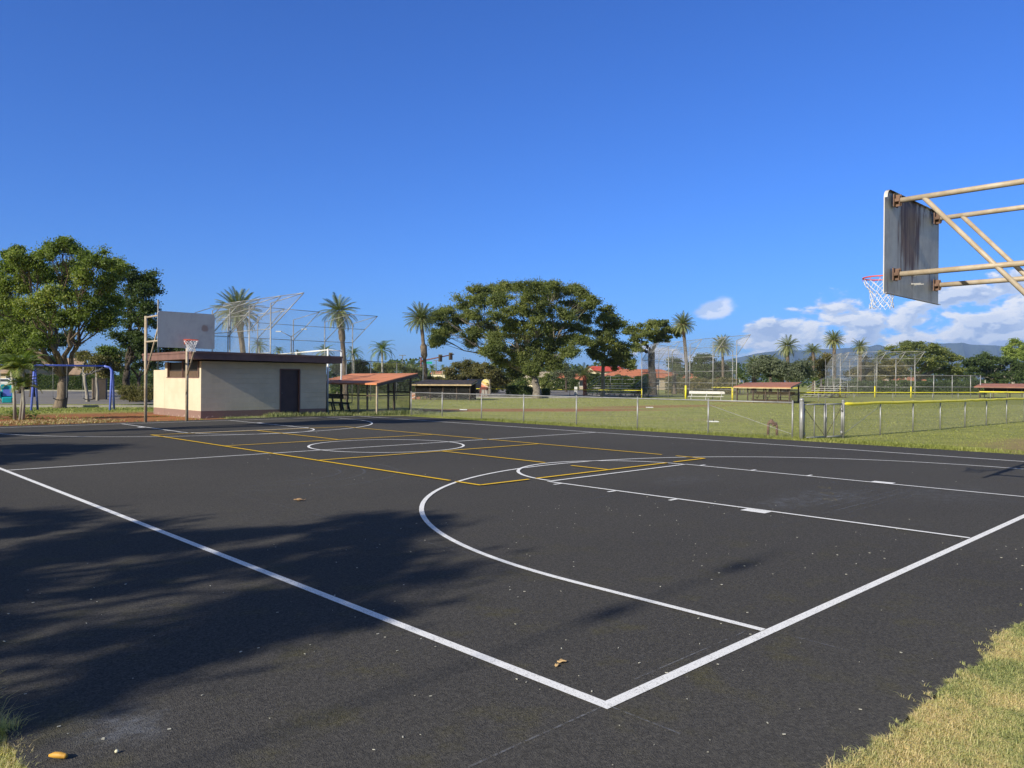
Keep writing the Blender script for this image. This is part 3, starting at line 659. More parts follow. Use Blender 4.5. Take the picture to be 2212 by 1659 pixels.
# ------------------------------------------------------------------ basketball goals
def goal(name, label, cx, yb, s, zrim, zb0, zb1, brace, cord=.0036):
    """board centre x, board plane y, s=+1: play side is +y"""
    e = empty(name, label, 'basketball hoop', (cx, yb-s*1.80, 0), 0, 'basketball goals of the court')
    by = s*1.80; zc = (zb0+zb1)/2; hw = .965; hh = (zb1-zb0)/2
    mb = MB(); r = .10; pts = []
    for (ax, az_, a0) in ((hw-r, hh-r, 0), (-(hw-r), hh-r, PI/2), (-hw, -hh, None), (hw, -hh, None)):
        if a0 is None: pts.append((ax, az_))
        else: pts += [(ax+r*math.cos(a0+k*PI/10), az_+r*math.sin(a0+k*PI/10)) for k in range(6)]
    n = len(pts); vs = [(p[0], s*.006, p[1]) for p in pts]+[(p[0], -s*.006, p[1]) for p in pts]
    mb.add(vs, [tuple(range(n)) if s < 0 else tuple(range(n-1, -1, -1))], 0); 
    mb.f.append(tuple(range(2*n-1, n-1, -1)) if s < 0 else tuple(range(n, 2*n))); mb.mi.append(1)
    for i in range(n): j = (i+1) % n; mb.f.append((i, j, j+n, i+n)); mb.mi.append(0)
    # folded flange towards the back, round the edge
    for (a, b) in zip(pts, pts[1:]+pts[:1]):
        if abs(a[0]) > hw-.2 and abs(b[0]) > hw-.2 and a[0]*b[0] > 0 and abs(a[1]-b[1]) > .5: continue
        mb.beam((a[0], -s*.022, a[1]), (b[0], -s*.022, b[1]), .034, .005, 2)
    bd = mb.build('backboard', [M['boardfront'], M['boardback'], M['boardback']], e); bd.location = (0, by, zc)
    # arms and posts
    zu, zl = zb1-.11, zb0+.24
    for sx in (-1, 1):
        X = sx*.72
        mb = MB(); mb.tube([(X, 0, -.04), (X, 0, zu+.045)], .052, 14); mb.tube([(X, 0, zu+.045), (X, 0, zu+.05)], [.052, .03], 14); mb.build('post', M['tan'], e, True)
        for zz in (zu, zl): MB().tube([(X, s*.0, zz), (X, by-s*.10, zz)], .033, 12).build('arm', M['tan'], e, True)
        MB().tube([(X, by-s*.36, zu-.01), (X, s*.035, brace)], .028, 12).build('brace', M['tan'], e, True)
        for zz in (zu, zl):
            mb = MB(); mb.box((X, by-s*.012-s*.03, zz), (.13, .012, .15)); mb.box((X, by-s*.075, zz), (.012, .07, .14)); mb.box((X-.03, by-s*.075, zz), (.05, .05, .035)); mb.box((X, by-s*.1, zz), (.09, .01, .10))
            mb.build('bracket', M['rust'], e)
    # rim
    R0 = .2286; rc = np.array([0, by+s*(.15+R0), zrim])
    mb = MB(); ring = [rc+np.array([R0*math.cos(a), R0*math.sin(a), 0]) for a in np.linspace(0, 2*PI, 41)]
    mb.tube(ring, .009, 8, False)
    for sx in (-1, 1):
        mb.tube([rc+np.array([sx*.17, -s*.15, 0]), (sx*.07, by+s*.01, zrim-.0)], .009, 8); mb.tube([rc+np.array([sx*.12, -s*.19, 0]), (sx*.06, by+s*.01, zrim-.13)], .007, 8)
    mb.box((0, by+s*.012, zrim-.06), (.17, .012, .17))
    for k in range(12):
        a = 2*PI*(k+.5)/12; c0 = rc+np.array([R0*math.cos(a), R0*math.sin(a), -.008]); mb.tube([c0, c0+(0, 0, -.022), c0+(.01, 0, -.028)], .0035, 5)
    rim_ = mb.build('rim', M['orange'], e, True)
    mb = MB(); K = 12; rows = 7; rr = [.225, .19, .162, .145, .135, .132, .138, .145]; zz = [-.03, -.10, -.155, -.205, -.255, -.305, -.355, -.40]
    def np_(i, j, jit=.010):
        rnd = random.Random(i*31+(j % K)*7+5); a = 2*PI*(j+.5*(i % 2)+.5)/K
        return rc+np.array([rr[i]*math.cos(a)+rnd.uniform(-jit, jit), rr[i]*math.sin(a)+rnd.uniform(-jit, jit), zz[i]+rnd.uniform(-jit, jit)])
    for i in range(rows):
        for j in range(K):
            a = np_(i, j)
            for dj in ((0, 1) if i % 2 else (-1, 0)):
                b = np_(i+1, j+dj); m_ = (a+b)/2+(0, 0, -.004); mb.tube([a, m_, b], cord, 5, False)
    mb.build('net', M['net'], rim_)
    for sx in (-.055, .055):
        for q in (0., -.12): mb = MB(); mb.tube([(sx, by-s*.01, zrim-.0+q), (sx, by-s*.12, zrim+q)], .006, 6); mb.tube([(sx, by-s*.008, zrim+q), (sx, by-s*.02, zrim+q)], .013, 6); mb.build('bolt', M['alu'], e)
    return e
goal('basketball_goal', 'near rusty basketball goal with brown stained back at the right edge', 7.66, 1.22, 1, 2.94, 2.63, 3.87, 2.1)
goal('basketball_goal', 'far tan basketball goal with grey board in front of the block building', 7.52, 24.42, -1, 2.86, 2.59, 3.80, 1.68, .0065)

# ------------------------------------------------------------------ block building
bx0, bx1, by0, by1, bh = 9.50, 15.06, 28.05, 31.86, 2.27
e = empty('block_building', 'cream block restroom building with brown flat roof and brown door', 'building', (bx0, by0, -.03))
def B(x, y, z): return np.array([x-bx0, y-by0, z+.03])
mb = MB(); W_, D_ = bx1-bx0, by1-by0; dx0, dx1, dz = 12.86-bx0, 13.77-bx0, 2.0
th = .2
# front wall with a door opening
mb.box((dx0/2, th/2, bh/2), (dx0, th, bh)); mb.box(((dx1+W_)/2, th/2, bh/2), (W_-dx1, th, bh)); mb.box(((dx0+dx1)/2, th/2, (dz+bh)/2), (dx1-dx0, th, bh-dz))
mb.box((W_/2, D_-th/2, bh/2), (W_, th, bh)); mb.box((W_-th/2, D_/2, bh/2), (th, D_-2*th, bh))
# left wall with a high opening
wz0, wy0, wy1 = 1.62, .16, D_-.22
mb.box((th/2, D_/2, wz0/2), (th, D_-2*th, wz0)); mb.box((th/2, (th+wy0)/2+.0, (wz0+bh)/2), (th, .06, bh-wz0)); mb.box((th/2, D_-th-.03, (wz0+bh)/2), (th, .06, bh-wz0))
mb.build('wall', M['block'], e)
mb = MB(); mb.box((th/2+.03, D_/2, 2.03), (.05, D_-2*th-.12, .46)); wdw = mb.build('window', M['louver'], e)
mb = MB(); mb.box((th/2-.01, D_/2, 1.75), (.02, D_-2*th-.12, .26)); mb.build('screen', M['screenbrown'], wdw)
mb = MB()
for yy in np.linspace(.30, D_-.30, 3): mb.box((.02, yy, 1.95), (.04, .05, .66))
mb.box((.02, D_/2, 1.615), (.05, D_-2*th, .04)); mb.build('frame', M['fascia'], wdw)
mb = MB(); mb.box(((dx0+dx1)/2, .10, dz/2+.02), (dx1-dx0-.03, .045, dz-.04)); dr = mb.build('door', M['door'], e)
mb = MB(); mb.tube([(dx0+.07, .07, .98), (dx0+.07, .01, .98)], .012, 8); mb.lathe([(.005, 0), (.028, .01), (.03, .03), (.018, .05), (.002, .055)], 12, (0, 0, 0)); 
o_ = MB(); o_.tube([(dx0+.09, .08, .98), (dx0+.09, .03, .98), (dx0+.09, .012, .98)], [.028, .012, .03], 12); o_.build('handle', M['darkwire'], dr, True)
mb = MB(); mb.box((dx0+.0, .03, dz/2), (.05, .10, dz)); mb.box((dx1-.0, .03, dz/2), (.05, .10, dz)); mb.box(((dx0+dx1)/2, .03, dz+.0), (dx1-dx0, .10, .05)); mb.build('door_frame', M['fascia'], e)
mb = MB(); mb.box((1.12+.0, D_+.66, .97), (2.24, 1.30, 1.94)); mb.build('side_block', M['block'], e)
# roof: slab with fascia, slight fall
rx0, rx1, ry0, ry1 = 8.90-bx0, 15.46-bx0, 27.40-by0, 32.75-by0
def rz_(x): return 2.62-.006*x
mb = MB()
mb.add([(rx0+.04, ry0+.04, rz_(rx0)), (rx1-.04, ry0+.04, rz_(rx1)), (rx1-.04, ry1-.04, rz_(rx1)), (rx0+.04, ry1-.04, rz_(rx0)), (rx0+.04, ry0+.04, 2.33), (rx1-.04, ry0+.04, 2.32), (rx1-.04, ry1-.04, 2.32), (rx0+.04, ry1-.04, 2.33)], [(0, 1, 2, 3), (7, 6, 5, 4), (0, 4, 5, 1), (1, 5, 6, 2), (2, 6, 7, 3), (3, 7, 4, 0)])
rf = mb.build('roof', M['roofbrown'], e)
for a, b in (((rx0, ry0), (rx1, ry0)), ((rx1, ry0), (rx1, ry1)), ((rx1, ry1), (rx0, ry1)), ((rx0, ry1), (rx0, ry0))):
    mb = MB(); A = np.array([*a, 0.]); Bb = np.array([*b, 0.]); za = rz_(a[0]); zb_ = rz_(b[0]); dd_ = (Bb-A)/np.linalg.norm(Bb-A)
    mb.beam(A+up*(za-.16)+dd_*.03, Bb+up*(zb_-.16)-dd_*.03, .035, .27); nn = np.array([dd_[1], -dd_[0], 0])
    mb.beam(A+up*(za-.045)+nn*.03, Bb+up*(zb_-.045)+nn*.03, .03, .05); mb.beam(A+up*(za+.0)-nn*.03, Bb+up*(zb_+.0)-nn*.03, .12, .03); mb.build('fascia', M['fascia'], rf)

# ------------------------------------------------------------------ dugouts
def bench(parent, A, Bb, zseat=.42, back=True, mat='alu', legs=3, side=None, name='bench'):
    A = np.asarray(A, float); Bb = np.asarray(Bb, float); d = (Bb-A)/np.linalg.norm(Bb-A); nn = np.array([-d[1], d[0], 0]) if side is None else side
    mb = MB()
    for k in (-.1, .07): mb.beam(A+nn*k+up*zseat, Bb+nn*k+up*zseat, .15, .035)
    mb.build('seat', M[mat], parent)
    if back: MB().beam(A+nn*.26+up*(zseat+.33), Bb+nn*.26+up*(zseat+.33), .035, .22).build('backrest', M[mat], parent)
    for k in range(legs):
        c = A+(Bb-A)*(.08+.84*k/(legs-1)); mb = MB(); mb.beam(c-nn*.02, c-nn*.02+up*(zseat-.02), .05, .05)
        if back: mb.beam(c+nn*.14+up*(zseat-.03), c+nn*.29+up*(zseat+.46), .04, .04)
        mb.beam(c-nn*.17+up*(zseat-.03), c+nn*.16+up*(zseat-.03), .04, .04); mb.beam(c-nn*.2+up*.02, c+nn*.2+up*.02, .04, .04); mb.build('leg', M[mat], parent)
L2 = at(814, 828, 34.4); H2 = at(902.5, 806, 37.6); H1 = at(759.7, 806.9, 41.6)
v_ = H1-H2; v_[2] = 0; L1 = L2+v_*.96
e = empty('dugout', 'dugout with orange sloping roof right of the block building', 'dugout', (*L2[:2], -.03), 0, 'dugouts round the ball fields')
O = np.array([*L2[:2], -.03]); q = [p-O for p in (L1, L2, H2, H1)]
mb = MB(); th_ = .07
for pp in (q,):
    vs = [*pp]+[p-up*th_ for p in pp]; mb.add(vs, [(0, 1, 2, 3), (7, 6, 5, 4), (0, 4, 5, 1), (1, 5, 6, 2), (2, 6, 7, 3), (3, 7, 4, 0)])
rf = mb.build('roof', M['roofred'], e)
mb = MB(); mb.beam(q[1]-up*.1, q[2]-up*.1, .04, .10); mb.beam(q[0]-up*.1, q[3]-up*.1, .04, .10); mb.beam(q[3]-up*.1, q[2]-up*.1, .04, .09); mb.build('fascia', M['brownpipe'], rf)
def lerp(a, b, t): return a+(b-a)*t
def surf(s_, t_): # s along eave from q1 to q0, t up slope
    return lerp(lerp(q[1], q[0], s_), lerp(q[2], q[3], s_), t_)
ends = []
for s_, t_, mt in ((.0, .02, 'tan'), (.0, .42, 'brownpipe'), (.0, .83, 'brownpipe'), (.28, .02, 'tan'), (.55, .02, 'brownpipe'), (.8, .02, 'brownpipe'), (1., .02, 'brownpipe'), (.33, .83, 'brownpipe'), (.66, .83, 'brownpipe'), (1., .83, 'brownpipe')):
    s2 = .02+s_*.96; P = surf(s2, t_+.02); MB().beam((P[0], P[1], 0), P-up*.08, .075, .075).build('post', M[mt], e); ends.append(P)
mb = MB()
for i in (0, 3, 4, 5, 6): pass
for a, b in ((0, 1), (1, 2), (0, 3), (3, 4), (4, 5), (5, 6), (2, 7)):
    for hgt in ((.86,) if (a, b) != (2, 7) else (1.0,)): mb.beam((*ends[a][:2], hgt), (*ends[b][:2], hgt), .04, .06)
mb.build('rail', M['brownpipe'], e)
mb = MB()
for a, b in ((0, 1), (1, 2), (0, 3), (3, 4), (2, 7)):
    A = np.array([*ends[a][:2], .04]); Bb = np.array([*ends[b][:2], .04]); hh_ = min(ends[a][2], ends[b][2])-.1; wires(mb, A, Bb, None, A+up*hh_, .06, .0018)
mb.build('chain_link', M['darkwire'], e)
# bench under the roof
b0 = lerp(surf(.62, .35), surf(.62, .35), 0); b1 = surf(.98, .35)
bn = empty('bench', 'dark green slatted bench in the shade of the orange roofed dugout', 'bench', (*(O+b0)[:2], -.03))
rel = b1-b0; rel[2] = 0; nn = np.cross(rel/np.linalg.norm(rel), up)
M['darkgreen'] = paint('dark green plank paint', (.02, .035, .03), .6, .2, 3)
for pp in range(2): MB().beam(nn*(.05-.2*pp)+up*.44, rel+nn*(.05-.2*pp)+up*.44, .16, .04).build('seat_plank', M['darkgreen'], bn)
MB().beam(nn*-.38+up*.76, rel+nn*-.38+up*.76, .04, .24).build('backrest', M['darkgreen'], bn)
for k in (.12, .5, .88):
    c = rel*k; mb = MB(); mb.beam(c+nn*.16, c+nn*.05+up*.42, .08, .05); mb.beam(c-nn*.18, c-nn*.42+up*.85, .08, .05); mb.beam(c-nn*.25+up*.40, c+nn*.12+up*.40, .08, .05); mb.build('leg', M['darkgreen'], bn)

def shed(name, label, eave, high, posts, roofm, fasm, postm, group, base=-.03, th_=.06, extra=None):
    """eave, high: two world points each; posts: list of (s, t)"""
    O = np.array([*eave[0][:2], base]); q = [eave[0]-O, eave[1]-O, high[1]-O, high[0]-O]
    e = empty(name, label, 'dugout', O, 0, group)
    vs = q+[p-up*th_ for p in q]; rf = MB().add(vs, [(0, 1, 2, 3), (7, 6, 5, 4), (0, 4, 5, 1), (1, 5, 6, 2), (2, 6, 7, 3), (3, 7, 4, 0)]).build('roof', M[roofm], e)
    mb = MB()
    for a, b in ((0, 1), (1, 2), (2, 3), (3, 0)): mb.beam(q[a]-up*(th_+.03), q[b]-up*(th_+.03), .03, .09)
    mb.build('fascia', M[fasm], rf)
    T = []
    for s_, t_ in posts:
        P = lerp(lerp(q[0], q[1], s_), lerp(q[3], q[2], s_), t_); MB().beam((P[0], P[1], 0), P-up*(th_+.02), .08, .08).build('post', M[postm], e); T.append(P)
    return e, q, T, O
# dugout 2: dark, across the field
E0, E1 = at(889, 829, 62), at(1018, 829.5, 60.5); Hh0, Hh1 = at(918.8, 819.8, 66), at(1032, 821.5, 64)
e, q, T, O = shed('dugout', 'dark roofed dugout across the field left of the spreading tree', (E0, E1), (Hh0, Hh1), [(.05, .1), (.3, .1), (.52, .1), (.75, .1), (.97, .1), (.05, .9), (.5, .9), (.97, .9)], 'darkroof', 'tanplank', 'brownpipe', 'dugouts round the ball fields')
mb = MB(); mb.beam((*T[5][:2], .75), (*T[7][:2], .75), .05, 1.35); mb.build('back_wall', M['louver'], e)
mb = MB(); mb.beam((*T[0][:2], .72), (*T[5][:2], .72), .04, 1.0); mb.build('side_screen', M['screenbrown'], e)
mb = MB(); 
for i in range(4):
    for hgt in (.55, 1.1): mb.beam((*T[i][:2], hgt), (*T[i+1][:2], hgt), .04, .05)
mb.build('rail', M['brownpipe'], e)
mb = MB()
for i in range(4): A = np.array([*T[i][:2], .03]); Bb = np.array([*T[i+1][:2], .03]); wires(mb, A, Bb, None, A+up*1.3, .08, .002)
mb.build('chain_link', M['darkwire'], e)
# dugout 3
E0, E1 = at(1584, 834.6, 61.5), at(1708, 836.2, 57.5); Hh0, Hh1 = at(1611, 826.3, 66), at(1731, 825.4, 62)
e, q, T, O = shed('dugout', 'low dugout with faded red roof and a long plank bench inside', (E0, E1), (Hh0, Hh1), [(.06, .06), (.35, .06), (.57, .06), (.78, .06), (.97, .06), (.06, .9), (.36, .9), (.66, .9), (.97, .9)], 'roofpink', 'tanplank', 'brownpipe', 'dugouts round the ball fields')
mb = MB()
for a, b in ((0, 1), (1, 2), (2, 3), (3, 4), (4, 8), (5, 6), (6, 7), (7, 8)): mb.beam((*T[a][:2], .62), (*T[b][:2], .62), .03, .035); mb.beam((*T[a][:2], 1.0), (*T[b][:2], 1.0), .03, .035)
mb.build('rail', M['brownpipe'], e)
mb = MB()
for a, b in ((0, 1), (1, 2), (2, 3), (3, 4), (4, 8), (5, 6), (6, 7), (7, 8)): A = np.array([*T[a][:2], .03]); Bb = np.array([*T[b][:2], .03]); wires(mb, A, Bb, None, A+up*1.0, .08, .0018)
mb.build('chain_link', M['darkwire'], e)
MB().beam(lerp(T[0], T[5], .45)*[1, 1, 0]+up*.12+(T[4]-T[0])*[.2, .2, 0], lerp(T[4], T[8], .45)*[1, 1, 0]+up*.12, .05, .22).build('kick_board', M['tanplank'], e)
bb = empty('bench', 'long pale plank bench under the faded red dugout roof', 'bench', O+lerp(T[0], T[5], .6)*[1, 1, 0])
rl = (T[4]-T[0])*[1, 1, 0]; bench(bb, rl*.22, rl*.98, .40, True, 'tanplank', 4)
# dugout 4 far right
E0, E1 = at(2104, 835, 86), at(2245, 836.5, 82); Hh0, Hh1 = at(2118, 828.5, 91), at(2250, 829, 88)
e, q, T, O = shed('dugout', 'farthest dugout with dull red roof at the right edge', (E0, E1), (Hh0, Hh1), [(.08, .08), (.3, .08), (.52, .08), (.74, .08), (.96, .08), (.08, .9), (.5, .9), (.96, .9)], 'roofpink', 'fascia', 'brownpipe', 'dugouts round the ball fields')
mb = MB(); mb.beam((*T[0][:2], .60), (*T[4][:2], .60), .03, .05); mb.beam((*T[5][:2], .85), (*T[7][:2], .85), .05, .6); mb.build('rail', M['brownpipe'], e)
mb = MB(); mb.beam((*T[0][:2], .72), (*T[4][:2], .72), .09, .09); mb.build('top_cap', M['yellow'], e)
# aluminium bench by the backstop
bb = empty('bench', 'long bare aluminium bench in front of the middle backstop', 'bench', gt(1487, 66, -.03))
bench(bb, (0, 0, 0), gt(1564, 64.5, 0)-gt(1487, 66, 0), .36, True, 'alu', 3)

# ------------------------------------------------------------------ backstops
def backstop(name, label, wings, rails, za, zt, ztip, tipv, mat='galv', wmat='wire', pr=.034, pads=(), pitch=.085, wr=.0018, group='chain link backstops'):
    O = wings[0][0].copy(); O[2] = -.03
    e = empty(name, label, 'backstop', O, 0, group); tv = np.array([*tipv, 0.])
    rmb = MB(); wmb = MB(); cmb = MB()
    for wi, wing in enumerate(wings):
        L = [(p-O)*[1, 1, 0] for p in wing]
        for p in L: MB().tube([p, p+up*zt], pr, 8).build('post', M[mat], e, True)
        for p in L: cmb.tube([p+up*za, p+tv+up*ztip], pr*.7, 6); cmb.tube([p+up*zt, p+tv+up*ztip], pr*.6, 6)
        for a, b in zip(L[:-1], L[1:]):
            for h_ in rails: rmb.tube([a+up*h_, b+up*h_], pr*.6, 6)
            rmb.tube([a+up*za, b+up*za], pr*.6, 6); cmb.tube([a+tv+up*ztip, b+tv+up*ztip], pr*.6, 6)
            mz = (za+ztip)/2; cmb.tube([a+tv*.5+up*mz, b+tv*.5+up*mz], pr*.5, 6)
            wires(wmb, a+up*.05, b+up*.05, None, a+up*za, pitch, wr)
            wires(wmb, a+up*za, b+up*za, None, a+tv+up*ztip, pitch, wr)
    rmb.build('rail', M[mat], e, True); cmb.build('canopy_frame', M[mat], e, True); wmb.build('chain_link', M[wmat], e)
    for (wi, pi, h_, r_) in pads:
        p = (wings[wi][pi]-O)*[1, 1, 0]; MB().tube([p+up*.05, p+up*h_], r_, 12).build('pole_padding', M['yellow'], e, True)
    return e
rv = RT[:2]/np.linalg.norm(RT[:2]); fv = FW[:2]/np.linalg.norm(FW[:2])
wA = [gt(px, t) for px, t in ((421, 45), (458, 43.4), (496, 42), (538, 40.5), (584, 39))]
wB = [gt(px, t) for px, t in ((421, 45), (492, 46.5), (556, 48), (633, 50), (701, 51.6), (761, 53))]
backstop('backstop', 'tall backstop with overhanging mesh behind the block building', [wA, wB], (1.6, 2.9), 4.1, 5.4, 5.9, rv*1.75-fv*.3)
w2a = [gt(px, t) for px, t in ((1386, 79), (1400, 77), (1444, 74), (1490, 69.5), (1540, 66), (1591, 62.5))]
w2b = [gt(px, t) for px, t in ((1386, 79), (1423, 84), (1452, 86), (1484, 87))]
backstop('backstop', 'middle backstop with yellow pole padding beside the red roofed dugout', [w2a, w2b], (.95, 1.5, 2.5), 3.75, 4.95, 5.4, rv*.95-fv*.5, pads=())
for px, py, hh_, lb in ((1386, 860, .9, 'thin yellow padded pole at the left foot of the middle backstop'), (1481, 862.6, 1.25, 'thick yellow padded pole left of the aluminium bench'), (1582, 866, 1.08, 'thick yellow padded pole beside the faded red dugout')):
    P = gr(px, py, -.03); e = empty('padded_pole', lb, 'pole', P, 0, 'yellow padded poles')
    MB().tube([(0, 0, 0), (0, 0, 4.3)], .03, 8).build('pole', M['galv'], e, True)
    MB().tube([(0, 0, .03), (.01, 0, hh_*.5), (0, 0, hh_)], [.085, .08, .085] if px > 1400 else [.04]*3, 12).build('padding', M['yellow'], e, True)
w3a = [gt(px, t) for px, t in ((1783, 98), (1799, 94), (1815, 91), (1853, 89.5), (1894, 88.5), (1935, 87.5), (1976, 86.5))]
w3b = [gt(px, t) for px, t in ((1783, 98), (1835, 102), (1890, 103))]
backstop('backstop', 'farthest backstop in front of the dark rain trees at right', [w3a, w3b], (1.15, 2.45), 3.55, 4.6, 5.15, rv*.7-fv*.8, pr=.045, pitch=.11, wr=.003)
fp2 = [gt(px, t, -.03) for px, t in ((1977, 86.5), (2017, 87), (2057, 87.5), (2096.6, 88), (2118, 88.3))]
fence('tall_chain_link_fence', 'tall wing fence running right from the farthest backstop', fp2, 2.5, .12, .0025, pr=.045, rr=.03, mid_rails=(1.2,))
for k, (px, py) in enumerate(((1822, 854.5), (1934.5, 857.5), (1976, 858.5))):
    pass
for px, t, lb in ((1815, 85, 'left yellow sleeve pole below the farthest backstop'), (1890, 83, 'middle yellow sleeve pole below the farthest backstop'), (1968, 81.5, 'right yellow sleeve pole below the farthest backstop')):
    e = empty('padded_pole', lb, 'pole', gt(px, t, -.03), 0, 'yellow padded poles'); MB().tube([(0, 0, 0), (0, 0, 2.9)], .03, 8).build('pole', M['galv'], e, True)
    MB().tube([(0, 0, .03), (0, 0, 1.25)], .06, 10).build('padding', M['yellow'], e, True)
e = empty('steel_post', 'lone tall grey post rising behind the far backboard left edge', 'post', gt(341, 46, -.03))
MB().tube([(0, 0, 0), (0, 0, 6.2)], [.06, .05], 10).build('pole', M['galv'], e, True); MB().tube([(0, 0, 6.2), (0, 0, 6.26)], [.065, .02], 10).build('cap', M['galv'], e, True)
# bleachers
def bleacher(name, label, P, Q, rows, depth, hgt, group):
    P = np.asarray(P, float); Q = np.asarray(Q, float); O = P.copy(); O[2] = -.03; e = empty(name, label, 'bleacher', O, 0, group)
    d = (Q-P)*[1, 1, 0]; u = d/np.linalg.norm(d); nn = np.array([*fv, 0]); nn = nn-u*np.dot(nn, u); nn /= np.linalg.norm(nn)
    for r in range(rows):
        z = .3+(hgt-.3)*r/(rows-1); y = depth*r/(rows-1)
        MB().beam(nn*y+up*z, d+nn*y+up*z, .26, .04).build('seat', M['alu'], e)
        MB().beam(nn*(y-.3)+up*(z-.22), d+nn*(y-.3)+up*(z-.22), .26, .03).build('footboard', M['alu'], e)
    for k in range(5):
        c = d*(.03+.94*k/4); mb = MB(); mb.beam(c+nn*-.3+up*.05, c+nn*depth+up*.05, .05, .05); mb.beam(c+up*.1, c+nn*depth+up*(hgt-.05), .05, .05)
        mb.beam(c+nn*depth, c+nn*depth+up*(hgt), .05, .05); mb.beam(c+nn*depth*.5, c+nn*depth*.5+up*hgt*.5, .05, .05); mb.build('frame', M['brownpipe'], e)
    mb = MB()
    for hh_ in (.45, .8): mb.tube([nn*.4+up*(.35+hh_*.9), nn*(depth+.2)+up*(hgt+hh_)], .025, 6); mb.tube([d+nn*.4+up*(.35+hh_*.9), d+nn*(depth+.2)+up*(hgt+hh_)], .025, 6); mb.tube([nn*(depth+.2)+up*(hgt+hh_), d+nn*(depth+.2)+up*(hgt+hh_)], .025, 6)
    for k in range(5): c = d*k/4; mb.tube([c+nn*(depth+.2), c+nn*(depth+.2)+up*(hgt+.8)], .025, 6)
    mb.build('guard_rail', M['galv'], e, True)
bleacher('bleacher', 'aluminium bleacher among palms behind the low yellow capped fence', gt(1262, 84), gt(1365, 80), 5, 2.6, 1.35, 'bleachers beside the backstops')
bleacher('bleacher', 'aluminium bleacher between the faded red dugout and the farthest backstop', gt(1738, 84), gt(1795, 81), 5, 2.4, 1.2, 'bleachers beside the backstops')
# irrigation valve
P = gr(1669, 944, -.03); e = empty('irrigation_valve', 'rusty irrigation valve on two upright pipes before the low fence', 'valve', P, -YAW)
mb = MB(); mb.tube([(-.135, 0, 0), (-.13, 0, .33), (-.12, 0, .40)], [.036, .036, .04], 10); mb.build('pipe', M['rust'], e, True)
mb = MB(); mb.tube([(.125, 0, 0), (.12, 0, .30), (.10, 0, .375)], [.036, .036, .042], 10); mb.build('pipe', M['rust'], e, True)
mb = MB(); mb.tube([(-.13, 0, .38), (-.07, 0, .44), (0, 0, .41), (.05, 0, .375), (.12, 0, .385)], [.045, .06, .065, .055, .045], 12); mb.tube([(-.045, 0, .42), (-.03, 0, .49), (.0, 0, .50)], [.055, .045, .02], 10); mb.tube([(.0, -.03, .36), (.01, -.06, .33)], .03, 8); mb.build('valve_body', M['rust'], e, True)
# bases and sprinklers on the field
for px, py, lb in ((1540, 912, 'white base plate with a small sprinkler head on the grass'), (1403, 862+19, 'distant white base plate in the field centre'), (1001, 886, 'white base plate left of the infield dirt')):
    P = gr(px, py, -.03); e = empty('base_plate', lb, 'base', P, -YAW, 'base plates on the field')
    MB().box((0, 0, .03), (.38, .38, .035)).build('pad', M['pad'], e)
    if px == 1540: MB().tube([(.02, -.02, .04), (.02, -.02, .10), (.03, -.02, .12)], [.02, .018, .008], 8).build('sprinkler_head', M['black'], e)
P = gr(1559+10, 882, -.03)
# ------------------------------------------------------------------ playground swings
def swing_frame():
    A1, A2 = gr(237, 884.5, 0), gr(247, 884, 0)
    B1, B2 = gr(70, 885.5, 0), gr(79, 886.5, 0)
    zt = 2.16; cR = (A1+A2)/2; cL = (B1+B2)/2; d = cL-cR; u = d/np.linalg.norm(d); nn = np.cross(u, up)
    O = cR.copy(); O[2] = -.03
    e = empty('swing_set', 'blue arched swing frame between the small palms and block building', 'swing set', O)
    sp_ = (A2-A1)/2*[1, 1, 0]; nn = (sp_+nn*.42)/.62; s = .62; MBt = MB(); MBt.tube([u*.35+up*zt, d+up*zt, d*1.9+up*zt], .045, 10); MBt.build('top_beam', M['blue'], e, True)
    for base, uu, k0 in ((np.zeros(3), u, 0), (d, u, 1)):
        for sg in (-1, 1):
            if k0 == 0: pts = [base+nn*s*sg, base+nn*s*.35*sg+up*1.55, base+nn*s*.12*sg+up*1.95+uu*.02, base+uu*.12+up*2.10, base+uu*.36+up*zt]
            else: pts = [base+nn*s*sg, base+nn*s*.35*sg+up*1.5, base+nn*s*.06*sg+up*zt]
            MB().tube(pts, .05, 10).build('leg', M['blue'], e, True)
    return O, u, nn, d, zt
O, su, sn, sdv, zt = swing_frame()
Ld = np.linalg.norm(sdv)
def fracx(px):   # distance along the beam for pixel column px
    best = min(np.linspace(-.1, 2.0, 800), key=lambda k: abs((np.dot(RT, O+sdv*k-CAM)/np.dot(FW, O+sdv*k-CAM))*F+1106-px)); return best*Ld
for c0, c1, lb in ((114, 144, 'empty black belt swing hanging beside the leaning tree trunk'), (178, 206, 'empty black belt swing nearest the arched right end')):
    a, b = fracx(c1), fracx(c0); c = (a+b)/2; e = empty('belt_swing', lb, 'swing', O+su*c, 0, 'belt swings'); w2 = abs(b-a)/2
    for sg in (-1, 1): MB().tube([su*sg*w2+up*(zt-.04), su*sg*w2*.95+up*.58], .008, 6).build('chain', M['galv'], e)
    MB().tube([su*-w2*.95+up*.60, su*-w2*.5+up*.52, up*.50, su*w2*.5+up*.52, su*w2*.95+up*.60], .022, 8).build('seat', M['black'], e, True)
    mb = MB()
    for sg in (-1, 1): mb.tube([su*sg*w2+up*(zt-.07), su*sg*w2+up*(zt+.07)], .02, 8)
    mb.build('hanger', M['galv'], e)
c = fracx(16); e = empty('adaptive_swing', 'teal moulded bucket swing seat at the left edge', 'swing', O+su*c, math.atan2(su[1], su[0]))
mb = MB(); prof = []
for i in range(9):
    t = i/8; prof.append((.30-.02*t, .0, 0))
def sh(pts, th__, mb): pass
